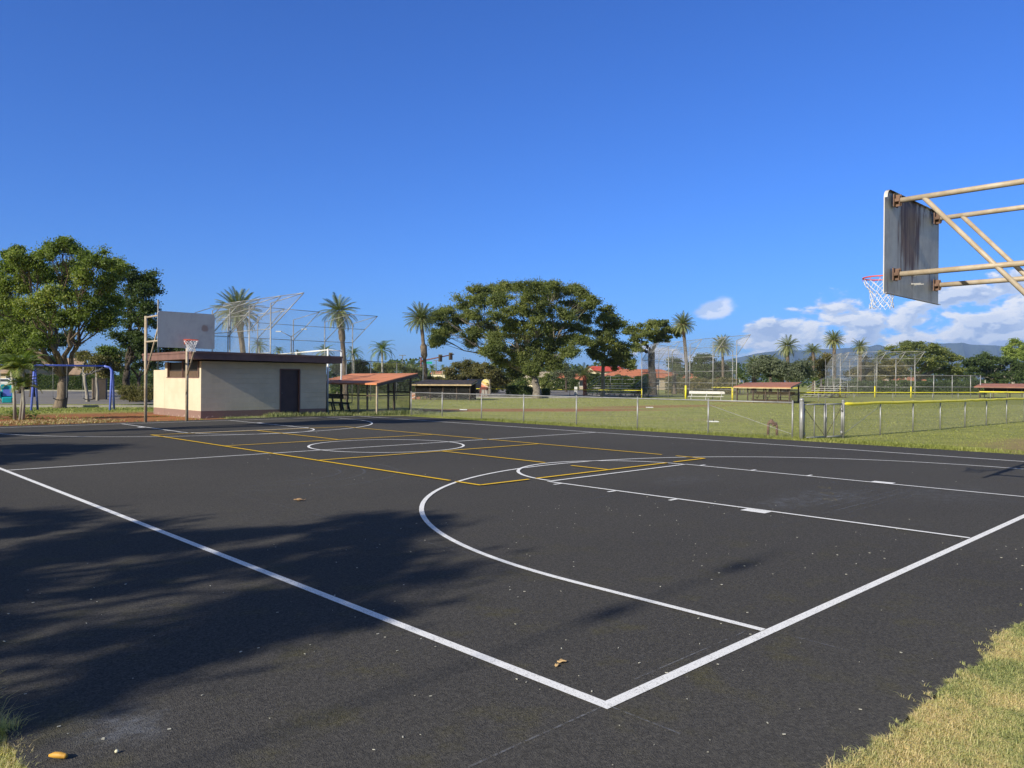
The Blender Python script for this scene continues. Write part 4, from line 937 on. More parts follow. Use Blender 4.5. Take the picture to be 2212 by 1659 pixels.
mb = MB(); mb.box((0, .0, .62), (.52, .40, .10)); mb.box((0, -.17, .92), (.50, .08, .62), np.array(Matrix.Rotation(.18, 3, 'X'))); mb.box((-.28, .02, .78), (.07, .42, .30)); mb.box((.28, .02, .78), (.07, .42, .30)); mb.box((0, .20, .52), (.40, .12, .26)); mb.box((-.20, -.15, 1.14), (.16, .13, .22)); mb.box((.20, -.15, 1.14), (.16, .13, .22))
o = mb.build('seat', M['teal'], e); bv = o.modifiers.new('b', 'BEVEL'); bv.width = .045; bv.segments = 3
mb = MB(); mb.box((0, .12, .86), (.34, .05, .30)); o = mb.build('harness_bar', M['blue'], e)
for sx in (-.27, .27): MB().tube([(sx, 0, .8), (sx, 0, zt)], .010, 6).build('chain', M['galv'], e)
mb = MB(); mb.tube([(-.28, -.1, .5), (-.2, .2, .42), (.2, .2, .42), (.28, -.1, .5)], .015, 6); mb.build('foot_rail', M['black'], e)
# utility cabinet
P = gt(216, 56, -.03); e = empty('utility_cabinet', 'dark brown boxy cabinet beside pale tree trunks by the road', 'cabinet', P, -YAW+.35)
MB().box((0, 0, .75), (.85, .8, 1.5)).build('body', M['utilgrey'], e); MB().box((-.44, -.30, .78), (.05, .14, 1.56)).build('side_panel', M['tan'], e); MB().box((0, 0, 1.53), (.9, .86, .05)).build('lid', M['utilgrey'], e)

# ------------------------------------------------------------------ vegetation
def leaves_at(cent, n, L, Wd, rad, flat=.5, upb=.6):
    """n leaves about each clump centre"""
    K = len(cent); idx = rng.integers(0, K, n); d = rng.normal(size=(n, 3)); d /= np.linalg.norm(d, axis=1)[:, None]
    r = np.minimum(np.abs(rng.normal(0, .72, n)), 1.9); Pp = cent[idx]+d*r[:, None]*np.array([1, 1, flat])*rad[idx][:, None]
    nr = rng.normal(size=(n, 3))*.9+d*.5+np.array([0, 0, upb]); nr /= np.linalg.norm(nr, axis=1)[:, None]
    a = rng.normal(size=(n, 3)); a -= nr*(a*nr).sum(1)[:, None]; a /= np.linalg.norm(a, axis=1)[:, None]; b = np.cross(nr, a)
    l = (L*rng.uniform(.6, 1.35, n))[:, None]/2; w_ = (Wd*rng.uniform(.6, 1.35, n))[:, None]/2
    return np.stack([Pp-a*l, Pp-b*w_+a*l*.1, Pp+a*l, Pp+b*w_+a*l*.1], 1)
def branch(mb, a, b, r0, r1, seed, n=5, wob=.10, seg=6):
    r = random.Random(seed); a = np.asarray(a, float); b = np.asarray(b, float); L = np.linalg.norm(b-a); pts = []
    for i in range(n+1):
        t = i/n; p = a+(b-a)*t; bow = math.sin(PI*t)
        if 0 < i < n: p = p+np.array([r.uniform(-1, 1), r.uniform(-1, 1), r.uniform(-.3, .9)])*wob*L*bow*.6
        pts.append(p)
    mb.tube(pts, [r0+(r1-r0)*i/n for i in range(n+1)], seg); return pts
def tree(name, label, base, blobs, t, leaf, n, lm, bm, trunk_r, fork, group='trees round the park', dz=.8, clump=.50, perblob=8, flat=.55, leanpt=None, cat='tree', depthk=1.0, twigs=True, upb=.6, lw=.5, grow=(1.22, 1.6)):
    n = int(n*(1.5 if n < 60000 else 1))
    """base: world ground point; blobs in picture units (px, py, rx, ry) at depth t; real 3-D crown"""
    O = np.array([base[0], base[1], -.03]); e = empty(name, label, cat, O, 0, group); k = t/F
    cents = []; rads = []; mains = []; blobs = [(b[0], b[1], b[2]*grow[0], b[3]*grow[1])+tuple(b[4:]) for b in blobs]
    W = max(b[0]+b[2] for b in blobs)-min(b[0]-b[2] for b in blobs); mx = (max(b[0]+b[2] for b in blobs)+min(b[0]-b[2] for b in blobs))/2
    for bi, bb_ in enumerate(blobs):
        px, py, rx, ry = bb_[:4]
        u_ = (px-mx)/(W/2+1e-6); room = math.sqrt(max(.05, 1-u_*u_))*W/2*k*dz*depthk
        off = bb_[4]*k if len(bb_) > 4 else random.uniform(-1, .75)*room
        cpt = at(px, py, t)+np.array([*fv, 0])*off; sc = 1+off/t
        cpt = CAM+(at(px, py, t)-CAM)*sc; mains.append(cpt)
        for j in range(perblob):
            d = rng.normal(size=3); d /= np.linalg.norm(d); rr_ = rng.random()**.45*rng.uniform(.8, 1.15)
            cents.append(cpt+(RT*d[0]*rx+np.array([*fv, 0])*d[1]*max(rx, ry)*.9+up*d[2]*ry)*k*rr_*.85); rads.append(clump*max(ry, rx*.5)*k*rng.uniform(.55, 1.2)+leaf*.6)
    cents = np.array(cents); rads = np.array(rads)
    V = leaves_at(cents, n, leaf, leaf*lw, rads, flat, upb)
    V[:, :, 2] = np.maximum(V[:, :, 2], .02)
    arr_obj('crown', V-O, 4, lm, e)
    mb = MB(); fk = np.asarray(fork, float)
    if trunk_r > 0:
        b0 = O.copy(); lp = [b0+up*-.1, b0+(fk-b0)*.06, b0+(fk-b0)*.35+RT*trunk_r*.2, b0+(fk-b0)*.7-RT*trunk_r*.15, fk]
        mb.tube([p-O for p in lp], [trunk_r*1.55, trunk_r*1.2, trunk_r, trunk_r*.92, trunk_r*.85], 12)
        mains = np.array(mains); K = min(len(mains), 8 if len(mains) > 16 else 4); Q = mains[np.linspace(0, len(mains)-1, K).astype(int)]
        for _ in range(6):
            lab = np.argmin(((mains[:, None]-Q[None])**2).sum(2), 1); Q = np.array([mains[lab == c].mean(0) if (lab == c).any() else Q[c] for c in range(K)])
        for c in range(K):
            if not (lab == c).any(): continue
            tgt = fk+(Q[c]-fk)*.62-up*np.linalg.norm(Q[c]-fk)*.04
            pr_ = branch(mb, fk-O-up*trunk_r*.3, tgt-O, trunk_r*.55, trunk_r*.26, 100+c+int(t*7), 7, .13, 8)
            for i in map(int, np.where(lab == c)[0]):
                st = pr_[random.choice((4, 5, 6, 7))]; pts = branch(mb, st, mains[i]-O, trunk_r*.20, max(.015, trunk_r*.05), 200+int(i)+int(t*3), 5, .16, 6)
                for j in range(i*perblob, (i+1)*perblob):
                    if twigs and j % 2 == 0: branch(mb, pts[random.choice((2, 3, 4))], cents[j]-O, max(.018, trunk_r*.07), .010, j, 3, .12, 4)
        mb.build('trunk', bm, e, True)
    return e
def zc(ox, oy, s, L):  # lists written in a zoomed crop's pixels -> picture units
    return [((ox+b[0]*s)/1.8228, (oy+b[1]*s)/1.8228, b[2]*s/1.8228, b[3]*s/1.8228) for b in L]
# T1 big left tree
z1 = lambda L: zc(0, 900, .4943, L)
tree('shade_tree', 'big bright green tree over the blue swings at left', gr(129, 880.5), z1([(100, 330, 120, 90), (150, 230, 90, 60), (300, 260, 110, 70), (420, 180, 100, 55), (560, 150, 80, 50), (620, 250, 120, 70), (780, 260, 110, 70), (900, 300, 80, 60), (60, 480, 130, 90), (220, 420, 120, 80), (380, 380, 120, 80), (540, 380, 120, 80), (700, 400, 120, 80), (860, 420, 100, 80), (60, 650, 140, 90), (220, 600, 120, 90), (400, 560, 120, 80), (560, 520, 110, 80), (720, 560, 120, 90), (880, 560, 90, 80), (60, 830, 120, 90), (200, 780, 120, 90), (340, 760, 110, 80), (480, 700, 100, 70), (640, 700, 100, 70), (780, 740, 110, 90), (130, 950, 110, 60), (330, 900, 90, 60), (-80, 400, 100, 100), (-90, 600, 110, 110), (-60, 800, 100, 80), (880, 720, 70, 80), (960, 330, 50, 40), (520, 110, 40, 30), (140, 170, 40, 25), (60, 210, 40, 20)]),
     39.5, .12, 190000, M['leafbig'], M['bark'], .26, at(140, 812, 40.3), dz=.75, perblob=14, clump=.46, flat=.8, grow=(1.2, 1.25))
tree('shade_tree', 'mid green tree close behind the left half of the big bright tree', gt(70, 62), z1([(20, 700, 130, 90), (140, 700, 120, 90), (60, 850, 130, 90), (200, 860, 120, 80), (320, 800, 110, 80), (300, 940, 100, 50), (420, 900, 90, 60), (100, 960, 120, 40), (520, 860, 80, 60), (-60, 900, 90, 70)]),
     61, .16, 20000, M['leafdark'], M['barkdark'], .2, at(70, 800, 62), dz=.5, perblob=9)
tree('shade_tree', 'dark tree behind the right side of the big bright green tree', gt(270, 56), z1([(1000, 380, 90, 70), (1130, 370, 90, 60), (1200, 430, 60, 70), (1060, 500, 110, 90), (1190, 520, 70, 80), (1120, 640, 110, 90), (1000, 640, 80, 90), (1160, 760, 80, 80), (1040, 800, 100, 80), (950, 880, 90, 70), (1100, 900, 90, 60), (1180, 950, 70, 50), (1190, 640, 50, 60)]),
     55, .17, 26000, M['leafdark'], M['barkdark'], .26, at(275, 800, 56), dz=.6, perblob=9, clump=.36)
tree('shade_tree', 'drooping yellow green tree behind the swing frame arch', gt(190, 50.5), z1([(660, 1010, 70, 40), (740, 1040, 80, 50), (850, 1060, 90, 50), (700, 1120, 70, 40), (820, 1130, 80, 40), (950, 1080, 70, 60)]),
     53, .15, 9000, M['leafolive'], M['barkpale'], .10, at(182, 812, 50.5), dz=.5, perblob=8)
tree('slender_tree', 'pale twin trunked slender tree beside the dark cabinet', gt(211, 53), z1([(830, 1000, 60, 40), (900, 1050, 60, 40), (860, 960, 60, 40)]),
     53, .15, 4000, M['leafbig'], M['barkpale'], .09, at(209, 806, 53), dz=.5)
tree('shade_tree', 'distant dark green tree low behind the small palm cluster', gt(40, 75), z1([(30, 960, 110, 60), (130, 960, 100, 50), (220, 1000, 90, 50), (20, 1040, 80, 40), (330, 1040, 120, 50), (430, 1080, 90, 40)]),
     75, .22, 9000, M['leafdark'], M['barkdark'], .15, at(60, 815, 75), dz=.4)
tree('shade_tree', 'dark tree mass above the hedge behind the swings', gt(300, 88), z1([(1000, 1000, 110, 70), (1130, 1030, 110, 70), (1200, 1080, 80, 60), (900, 1010, 90, 50), (1050, 1100, 110, 40), (1190, 960, 90, 60), (1280, 930, 100, 40), (1400, 960, 110, 25)]),
     88, .26, 12000, M['leafdark'], M['barkdark'], .2, at(300, 815, 88), dz=.4)
# hedge
def hedge(name, label, A, Bb, w_, h_, n, lm, leaf=.14, group=None):
    A = np.array([*A[:2], -.03]); Bb = np.array([*Bb[:2], -.03]); e = empty(name, label, 'hedge', A, 0, group); d = Bb-A; u = d/np.linalg.norm(d); nn = np.cross(u, up)
    L = np.linalg.norm(d); s = rng.uniform(0, L, n); a = rng.uniform(-1, 1, n); b = rng.uniform(0, 1, n); face = rng.random(n) < .6; a[face] = np.sign(a[face]); b[~face] = 1
    top = h_*(1+.06*np.sin(s*1.9)+.05*np.sin(s*.7+1)+.04*np.sin(s*5.3))
    P = u*s[:, None]+nn*(a*w_/2)[:, None]+up*(b*top)[:, None]+rng.normal(size=(n, 3))*.07
    nr = rng.normal(size=(n, 3)); nr /= np.linalg.norm(nr, axis=1)[:, None]; q1 = np.cross(nr, rng.normal(size=(n, 3))); q1 /= np.linalg.norm(q1, axis=1)[:, None]; q2 = np.cross(nr, q1)
    arr_obj('foliage', np.stack([P-q1*leaf/2, P-q2*leaf/3.5, P+q1*leaf/2, P+q2*leaf/3.5], 1), 4, lm, e)
    mb = MB(); k = max(3, int(L/1.2))
    for i in range(k): c = u*(L*(i+.5)/k); branch(mb, c, c+up*h_*.8, .05, .02, i, 3, .2, 5); branch(mb, c+up*.2, c+u*.4+up*h_*.75, .03, .01, i+50, 3, .2, 5); branch(mb, c+up*.2, c-u*.4+up*h_*.75, .03, .01, i+90, 3, .2, 5)
    mb.build('stem', M['barkdark'], e)
hedge('hedge', 'long clipped dark green hedge across the road behind the swings', gt(60, 101), gt(420, 101), 1.3, 1.72, 30000, M['leafdark'], .20)
hedge('hedge', 'dark green hedge in front of the distant cream house', gt(1172, 128), gt(1250, 128), 1.5, 1.9, 6000, M['leafdark'], .26)
hedge('hedge', 'low dark shrubs under the spreading tree left of its trunk', gt(1100, 77), gt(1152, 76), 1.4, .85, 5000, M['leafdark'], .17)
hedge('hedge', 'low dark shrubs under the spreading tree right of its trunk', gt(1172, 76), gt(1186, 76), 1.0, .6, 1600, M['leafdark'], .15)
hedge('hedge', 'dark shrub row behind the left bleacher and its palms', gt(1268, 98), gt(1400, 97), 1.6, 2.15, 15000, M['leafdark'], .24)
hedge('hedge', 'shrub row under the brownish olive tree beyond the dark dugout', gt(925, 100), gt(1075, 99), 1.6, 1.7, 11000, M['leafolive'], .24)
hedge('hedge', 'shrub row beyond the orange roofed dugout', gt(715, 88), gt(905, 90), 1.6, 1.45, 14000, M['leafdark'], .22)
hedge('hedge', 'dark shrub row seen through the middle backstop mesh', gt(1440, 104), gt(1590, 104), 2., 1.9, 12000, M['leafolive'], .25)
hedge('hedge', 'dark shrub row behind the farthest backstop', gt(1790, 112), gt(2120, 112), 2.5, 1.7, 16000, M['leafdark'], .3)
# round shrubs
for px, rx, lb in ((280, 24, 'round olive shrub by the road, left of its twin'), (315, 27, 'round olive shrub nearest the block building')):
    P = gt(px, 50.5, 0); tree('shrub', lb, P, [(px-8, 850, 13, 12, 0), (px+9, 848, 13, 12, 0), (px, 845, 14, 10, 0), (px-3, 858, 15, 9, 0), (px+8, 860, 12, 8, 0)], 50.5, .09, 7000, M['leafolive'], M['barkdark'], .03, P+up*.35, group='round shrubs by the road', cat='shrub')
# monkeypod
z4 = lambda L: zc(1600, 1050, .4069, L)
mk = z4([(300, 730, 80, 35), (330, 640, 90, 35), (320, 500, 100, 50), (420, 590, 100, 40), (380, 430, 110, 45), (560, 350, 120, 50), (500, 500, 120, 45), (650, 640, 100, 45), (690, 480, 120, 45), (700, 250, 100, 45), (720, 330, 110, 45), (860, 240, 110, 40), (900, 330, 130, 45), (1000, 190, 120, 35), (1200, 190, 150, 35), (1420, 190, 140, 35), (1600, 220, 120, 40), (1700, 270, 100, 45), (1780, 350, 70, 45), (1150, 290, 140, 45), (1400, 290, 150, 45), (1620, 350, 130, 45), (1300, 400, 150, 45), (1100, 430, 140, 45), (1500, 450, 130, 45), (1720, 470, 110, 50), (920, 470, 130, 45), (800, 580, 120, 45), (1020, 570, 130, 45), (1250, 540, 140, 45), (1450, 570, 130, 45), (1660, 600, 120, 50), (900, 690, 110, 45), (1120, 680, 130, 45), (1330, 660, 140, 50), (1550, 700, 110, 45), (1700, 720, 90, 40), (780, 830, 80, 40), (880, 780, 90, 55), (900, 900, 80, 40), (1100, 800, 120, 55), (1280, 780, 130, 60), (1420, 760, 100, 60), (1000, 960, 100, 55), (1130, 920, 110, 60), (1300, 900, 120, 60), (1430, 940, 80, 45), (620, 730, 60, 35), (1580, 830, 90, 35), (1050, 1020, 80, 35), (1240, 1000, 90, 40)])
tree('spreading_tree', 'huge umbrella shaped spreading tree in the middle of the view', gr(1160, 860), mk, 73, .17, 290000, M['leafmonk'], M['barkmid'], .36, at(1156, 812, 73), dz=.75, perblob=14, clump=.62, flat=.55, upb=.9, grow=(1.25, 1.75))
z5 = lambda L: zc(2200, 1200, .3014, L)
tree('shade_tree', 'tall rounded tree overlapping the right side of the umbrella tree', gt(1302, 78), z5([(600, 70, 100, 60), (700, 160, 110, 70), (800, 240, 80, 50), (580, 220, 110, 70), (700, 300, 110, 60), (540, 380, 120, 70), (680, 420, 120, 80), (480, 500, 90, 60), (600, 520, 120, 80), (740, 540, 110, 80), (440, 620, 70, 50), (540, 660, 90, 50), (720, 660, 120, 70), (860, 690, 110, 60), (900, 800, 90, 40), (780, 780, 90, 50), (880, 560, 80, 50), (960, 770, 60, 40), (660, 760, 60, 40)]),
     76, .20, 26000, M['leafmonk'], M['barkpale'], .20, at(1303, 790, 78), dz=.55, perblob=9)
tree('shade_tree', 'flat topped tree behind the left half of the middle backstop', gt(1410, 92), z5([(1200, 240, 130, 40), (1320, 250, 110, 40), (1060, 320, 120, 50), (900, 340, 70, 35), (1180, 350, 130, 50), (1320, 360, 110, 45), (1440, 340, 90, 45), (1540, 350, 70, 40), (1100, 430, 110, 50), (1250, 450, 110, 40), (980, 440, 90, 50), (1400, 430, 80, 30), (1000, 560, 80, 40)]),
     90, .24, 17000, M['leafmonk'], M['barkdark'], .42, at(1408, 760, 92), dz=.6, perblob=8)
z6 = lambda L: zc(2450, 1200, .3375, L)
tree('shade_tree', 'rounded dark tree seen through the right half of the middle backstop', gt(1540, 112), z6([(950, 620, 80, 40), (860, 720, 90, 60), (980, 720, 110, 70), (1100, 700, 100, 60), (1180, 770, 90, 60), (900, 820, 100, 60), (1050, 830, 110, 60), (1200, 850, 70, 50), (620, 680, 70, 60), (680, 780, 80, 70)]),
     110, .28, 14000, M['leafdark'], M['barkdark'], .3, at(1540, 812, 112), dz=.6)
z7 = lambda L: zc(3000, 1200, .3375, L)
tree('shade_tree', 'wide grey green tree left of the tall date palm, above the faded red dugout', gt(1690, 108), z7([(20, 640, 60, 50), (60, 720, 90, 60), (150, 680, 90, 50), (240, 700, 100, 60), (100, 790, 110, 60), (260, 790, 110, 60), (380, 730, 90, 60), (400, 810, 110, 60), (500, 720, 70, 60), (540, 800, 70, 60), (-60, 760, 70, 60)]),
     106, .26, 22000, M['leafgrey'], M['barkpale'], .3, at(1690, 818, 108), dz=.5, perblob=9)
tree('shade_tree', 'olive tree behind the left frame of the farthest backstop', gt(1775, 116), z7([(620, 680, 60, 60), (700, 720, 80, 60), (640, 780, 70, 60), (760, 640, 60, 50), (720, 830, 80, 40)]),
     116, .27, 9000, M['leafolive'], M['barkdark'], .25, at(1775, 818, 116), dz=.5)
z8 = lambda L: zc(3500, 1200, .3617, L)
tree('rain_tree', 'broad dark rain tree crown behind the farthest backstop', gt(1985, 128), z8([(180, 440, 100, 40), (300, 440, 130, 40), (80, 490, 110, 40), (420, 480, 130, 45), (540, 500, 110, 45), (200, 520, 150, 50), (350, 560, 150, 50), (640, 560, 110, 50), (500, 590, 150, 55), (740, 600, 80, 50), (80, 620, 140, 50), (250, 640, 150, 50), (420, 680, 150, 50), (600, 680, 140, 50), (740, 720, 80, 50), (150, 740, 140, 40), (680, 790, 120, 30), (-60, 560, 80, 50)]),
     125, .32, 26000, M['leafmonk'], M['barkpale'], .5, at(1985, 815, 128), dz=.6, perblob=9, flat=.4)
tree('rain_tree', 'lower broad rain tree crown above the farthest red roofed dugout', gt(2150, 130), z8([(960, 600, 110, 35), (1100, 580, 140, 35), (1250, 610, 120, 35), (1400, 650, 120, 40), (880, 660, 100, 45), (1020, 670, 140, 45), (1180, 680, 150, 45), (1350, 720, 150, 45), (900, 750, 120, 45), (1080, 770, 150, 45), (1260, 790, 150, 40), (1450, 790, 100, 40), (1500, 700, 90, 50)]),
     130, .33, 22000, M['leafdark'], M['barkpale'], .45, at(2150, 826, 130), dz=.5, perblob=9, flat=.4)
tree('shade_tree', 'light green airy tree at the right edge beyond the rain trees', gt(2190, 150), z8([(1380, 420, 50, 40), (1440, 470, 70, 50), (1300, 480, 50, 30), (1350, 520, 80, 40), (1440, 560, 80, 50), (1500, 500, 70, 60), (1290, 560, 40, 20), (1400, 600, 90, 30)]),
     150, .36, 9000, M['leafbright'], M['barkpale'], .3, at(2185, 790, 150), dz=.5)
tree('shade_tree', 'olive tree crowns seen through the farthest backstop mesh', gt(1890, 122), z7([(1250, 680, 90, 60), (1350, 760, 110, 60), (1500, 720, 100, 50), (1450, 840, 110, 50), (1600, 800, 100, 50), (1180, 800, 90, 60), (1050, 780, 80, 50), (1300, 860, 100, 40), (1620, 700, 80, 50)]),
     120, .30, 17000, M['leafolive'], M['barkpale'], .3, at(1890, 818, 122), dz=.5)
z3 = lambda L: zc(1150, 1050, .3919, L)
tree('shade_tree', 'dark bushy tree behind the left end of the orange dugout roof', gt(760, 92), z3([(560, 1010, 70, 40), (660, 990, 90, 40), (740, 1010, 80, 45), (600, 1060, 100, 30), (420, 1030, 60, 60), (780, 1060, 70, 30), (680, 1080, 70, 40)]),
     90, .24, 9000, M['leafdark'], M['barkdark'], .2, at(760, 822, 92), dz=.4)
tree('shade_tree', 'green domed tree behind the right end of the orange dugout roof', gt(835, 98), z3([(880, 990, 70, 30), (980, 970, 80, 30), (1060, 1010, 90, 35), (900, 1040, 90, 30), (1000, 1040, 90, 35), (1160, 1040, 80, 30), (1220, 1080, 60, 40), (1290, 1040, 40, 40), (1240, 1130, 60, 50)]),
     98, .24, 11000, M['leafmonk'], M['barkdark'], .25, at(835, 822, 98), dz=.4)
tree('shade_tree', 'brownish olive tree above the dark roofed dugout', gt(995, 96), z4([(420, 1010, 60, 40), (500, 980, 90, 40), (600, 960, 90, 40), (690, 970, 80, 40), (480, 1060, 90, 40), (600, 1040, 100, 45), (700, 1050, 80, 40), (540, 1090, 100, 20)]),
     96, .24, 12000, M['leafolive'], M['barkpale'], .25, at(1000, 826, 96), dz=.45)
tree('shade_tree', 'crooked pale limbed tree left of the umbrella tree trunk', gt(1057, 86), z4([(780, 980, 70, 35), (860, 970, 60, 40), (820, 1040, 80, 35), (900, 1040, 60, 40), (720, 1010, 50, 35), (880, 1110, 70, 35), (940, 1080, 50, 50)]),
     86, .22, 9000, M['leafolive'], M['barkpale'], .20, at(1057, 822, 86), dz=.45)
tree('shade_tree', 'small grey tree before the distant cream house', gt(1223, 112), z4([(1480, 1000, 60, 40), (1560, 1010, 60, 40), (1520, 970, 60, 30), (1430, 1050, 50, 35), (1600, 1050, 50, 30)]),
     112, .25, 4500, M['leafgrey'], M['barkdark'], .16, at(1223, 822, 112), dz=.4)
tree('shade_tree', 'dark bushes behind the umbrella tree trunk', gt(1110, 100), z4([(1000, 1090, 90, 40), (1080, 1060, 80, 50), (1330, 1080, 60, 40), (960, 1150, 90, 35), (1120, 1130, 80, 35), (1350, 1140, 60, 30), (1250, 1110, 70, 40)]),
     100, .24, 9000, M['leafmonk'], M['barkdark'], .15, at(1110, 832, 100), dz=.3)
# far belt of woodland, reads as one mass
n = 26000; pxs = rng.uniform(-500, 2700, n); ts = rng.uniform(230, 330, n); hh_ = (6.2+2.4*np.sin(pxs/61.)+1.6*np.sin(pxs/23.+1)+1.2*np.sin(pxs/9.+2))*rng.uniform(0, 1, n)**.6
Pc = np.array([gt(a, b, 0) for a, b in zip(pxs, ts)]); Pc[:, 2] = np.maximum(.2, hh_*.85)
o = arr_obj('distant_woods', leaves_at(Pc, n*2, 1.1, .7, np.full(n, .9)), 4, M['leafdark']); o['kind'] = 'stuff'; o['label'] = 'far belt of trees closing the horizon behind the park'
# ---- palms
def frond(az_, el0, L, droop, nl, lw, ll, V, stiff=.35, taper=True):
    pts = []; e_ = el0; p = np.zeros(3); seg = 10
    h_ = np.array([math.cos(az_), math.sin(az_), 0])
    for i in range(seg+1):
        pts.append(p.copy()); dirv = h_*math.cos(e_)+up*math.sin(e_); p = p+dirv*L/seg; e_ -= droop/seg*(.4+1.4*i/seg)
    pts = np.array(pts); side = np.array([-h_[1], h_[0], 0])
    w0 = .012*L
    for i in range(seg):
        V.append([pts[i]-side*w0, pts[i]+side*w0, pts[i+1]+side*w0*.8, pts[i+1]-side*w0*.8])
    for i in range(nl):
        t = .12+.88*i/(nl-1); q_ = t*seg; a = min(seg-1, int(q_)); fq = q_-a; c = pts[a]*(1-fq)+pts[a+1]*fq; dr = pts[a+1]-pts[a]; dr /= np.linalg.norm(dr); nu = np.cross(side, dr)
        l = ll*L*(math.sin(PI*min(1, t*.86+.10))**.6+.12)
        for sg in (-1, 1):
            dl = side*sg*.75+dr*(.55+.5*t)+nu*-stiff*(-1)+up*(-.25*droop); dl /= np.linalg.norm(dl)
            tip = c+dl*l*random.uniform(.88, 1.08); wv = dr*lw*L
            V.append([c-wv, c+wv, tip+wv*.15, tip-wv*.15])
def palm_mesh(kind, seed):
    random.seed(seed); V = []
    if kind == 'date':
        K = 78
        for i in range(K):
            az_ = i*2.39996; q_ = i/K; el = 1.38-2.02*q_**.85+random.uniform(-.08, .08); frond(az_, el, random.uniform(.93, 1.06), .5+.5*q_+random.uniform(-.1, .2), 30, .0125, .175, V, .25)
    elif kind == 'shaggy':
        for i in range(64):
            az_ = i*2.39996+random.uniform(-.15, .15); q_ = i/64; el = 1.3-2.35*q_**.9+random.uniform(-.2, .2); frond(az_, el, random.uniform(.8, 1.12), .6+.7*q_+random.uniform(-.2, .3), 28, .0125, .18, V, .2)
    elif kind == 'upright':
        for i in range(34):
            az_ = i*2.39996; q_ = i/34; el = 1.35-1.3*q_+random.uniform(-.1, .1); frond(az_, el, random.uniform(.9, 1.1), 1.0+.3*q_, 26, .013, .2, V, .2)
    elif kind == 'coco':
        for i in range(26):
            az_ = i*2.39996; q_ = i/26; el = 1.25-1.65*q_+random.uniform(-.1, .1); frond(az_, el, random.uniform(.95, 1.15), 1.5+.4*q_, 26, .013, .24, V, -.2)
    else: # areca / christmas palm clump
        for i in range(19):
            az_ = i*2.39996; q_ = i/19; el = 1.35-1.15*q_; frond(az_, el, random.uniform(.85, 1.1), 1.6, 24, .022, .30, V, -.1)
    return np.array(V)
PM = {}
for kind, sd_, mt in (('date', 1, 'palmleaf'), ('date', 2, 'palmleaf'), ('shaggy', 7, 'palmleaf'), ('upright', 3, 'palmleaf'), ('coco', 4, 'palmgreen'), ('coco', 5, 'palmgreen'), ('areca', 6, 'palmgreen')):
    o = arr_obj('crown', palm_mesh(kind, sd_), 4, M[mt]); PM[(kind, sd_)] = o.data; C.objects.unlink(o); bpy.data.objects.remove(o)
random.seed(21)
def palm(name, label, px, py, rpx, t, key, basepx=None, tr=.24, boots=(), bm='palmbark', group='palms', rot=None, sq=1., skirt=True):
    top = at(px, py, t); b = gt(basepx if basepx is not None else px, t, -.03); e = empty(name, label, 'palm tree', b, 0, group); k = t/F; H = top-b
    c = bpy.data.objects.new('crown', PM[key]); C.objects.link(c); c.parent = e; c.location = H; r = rpx*k; c.scale = (r, r, r*sq); c.rotation_euler = (random.uniform(-.12, .12), random.uniform(-.12, .12), random.uniform(0, 6) if rot is None else rot)
    mb = MB(); n = 26; pts = []; rr_ = []
    for i in range(n+1):
        q_ = i/n; p = H*q_; p = p+np.array([*rv, 0])*math.sin(PI*q_)*H[2]*.012; pts.append(p)
        rd = .74*(tr*(1.25-.35*q_) if q_ < .1 else tr*(.95-.12*q_)); rd *= 1+.05*(i % 2)
        for bc, bw, bs in boots:
            if abs(q_-bc) < bw: rd *= bs*(1+.08*random.uniform(-1, 1))
        rr_.append(rd)
    mb.tube(pts, rr_, 12); mb.build('trunk', M[bm], e, True)
    if skirt and key[0] == 'date':
        mb = MB()
        for i in range(26):
            a = i*2.4; z0 = -.02-.18*random.random(); mb.beam(H+np.array([math.cos(a)*tr*.7, math.sin(a)*tr*.7, z0*r]), H+np.array([math.cos(a)*tr*1.9, math.sin(a)*tr*1.9, z0*r+.10*r]), .06, .04)
        mb.build('frond_bases', M['tanplank'], e)
    return e
G1 = 'date palms round the ball fields'
palm('date_palm', 'date palm with leaning trunk showing through the leftmost backstop', 513, 672, 56, 58, ('date', 1), 534, .30, ((.93, .12, 1.5), (.8, .06, 1.25)), group=G1)
palm('date_palm', 'tall date palm right of the leftmost backstop, above the brown roof end', 733, 672, 47, 62, ('shaggy', 7), 747, .27, ((.97, .1, 1.35), (.72, .05, 1.5)), group=G1)
palm('date_palm', 'date palm with shaggy mid trunk left of the umbrella tree', 909, 689, 40, 68, ('date', 1), 921, .24, ((.60, .07, 1.75), (.98, .05, 1.4)), group=G1)
palm('date_palm', 'date palm rising above the middle backstop left of the small cloud', 1475, 701, 29, 88, ('date', 2), 1486, .28, ((.97, .1, 1.2),), group=G1)
palm('date_palm', 'date palm seen through the top of the middle backstop mesh', 1560, 748, 28, 105, ('date', 1), 1561, .26, ((.97, .1, 1.3),), group=G1)
palm('date_palm', 'full date palm above the faded red dugout', 1701, 747, 29, 112, ('shaggy', 7), 1700, .38, ((.97, .1, 1.2),), group=G1)
palm('date_palm', 'windblown date palm right of the full one above the bleacher', 1756, 760, 24, 112, ('upright', 3), 1757, .3, ((.97, .1, 1.2),), group=G1)
palm('date_palm', 'tallest date palm above the left of the farthest backstop', 1801, 735, 25, 115, ('date', 1), 1802, .36, ((.97, .1, 1.2),), group=G1)
palm('date_palm', 'date palm against the mountains right of the tallest one', 1858, 748, 23, 118, ('shaggy', 7), 1857, .4, (), group=G1)
palm('date_palm', 'short spiky date palm left of the grey green tree', 1629, 786, 25, 112, ('upright', 3), 1628, .5, (), group=G1)
palm('date_palm', 'upright date palm poking out of the grey green tree', 1664, 782, 23, 110, ('upright', 3), 1664, .3, (), group=G1)
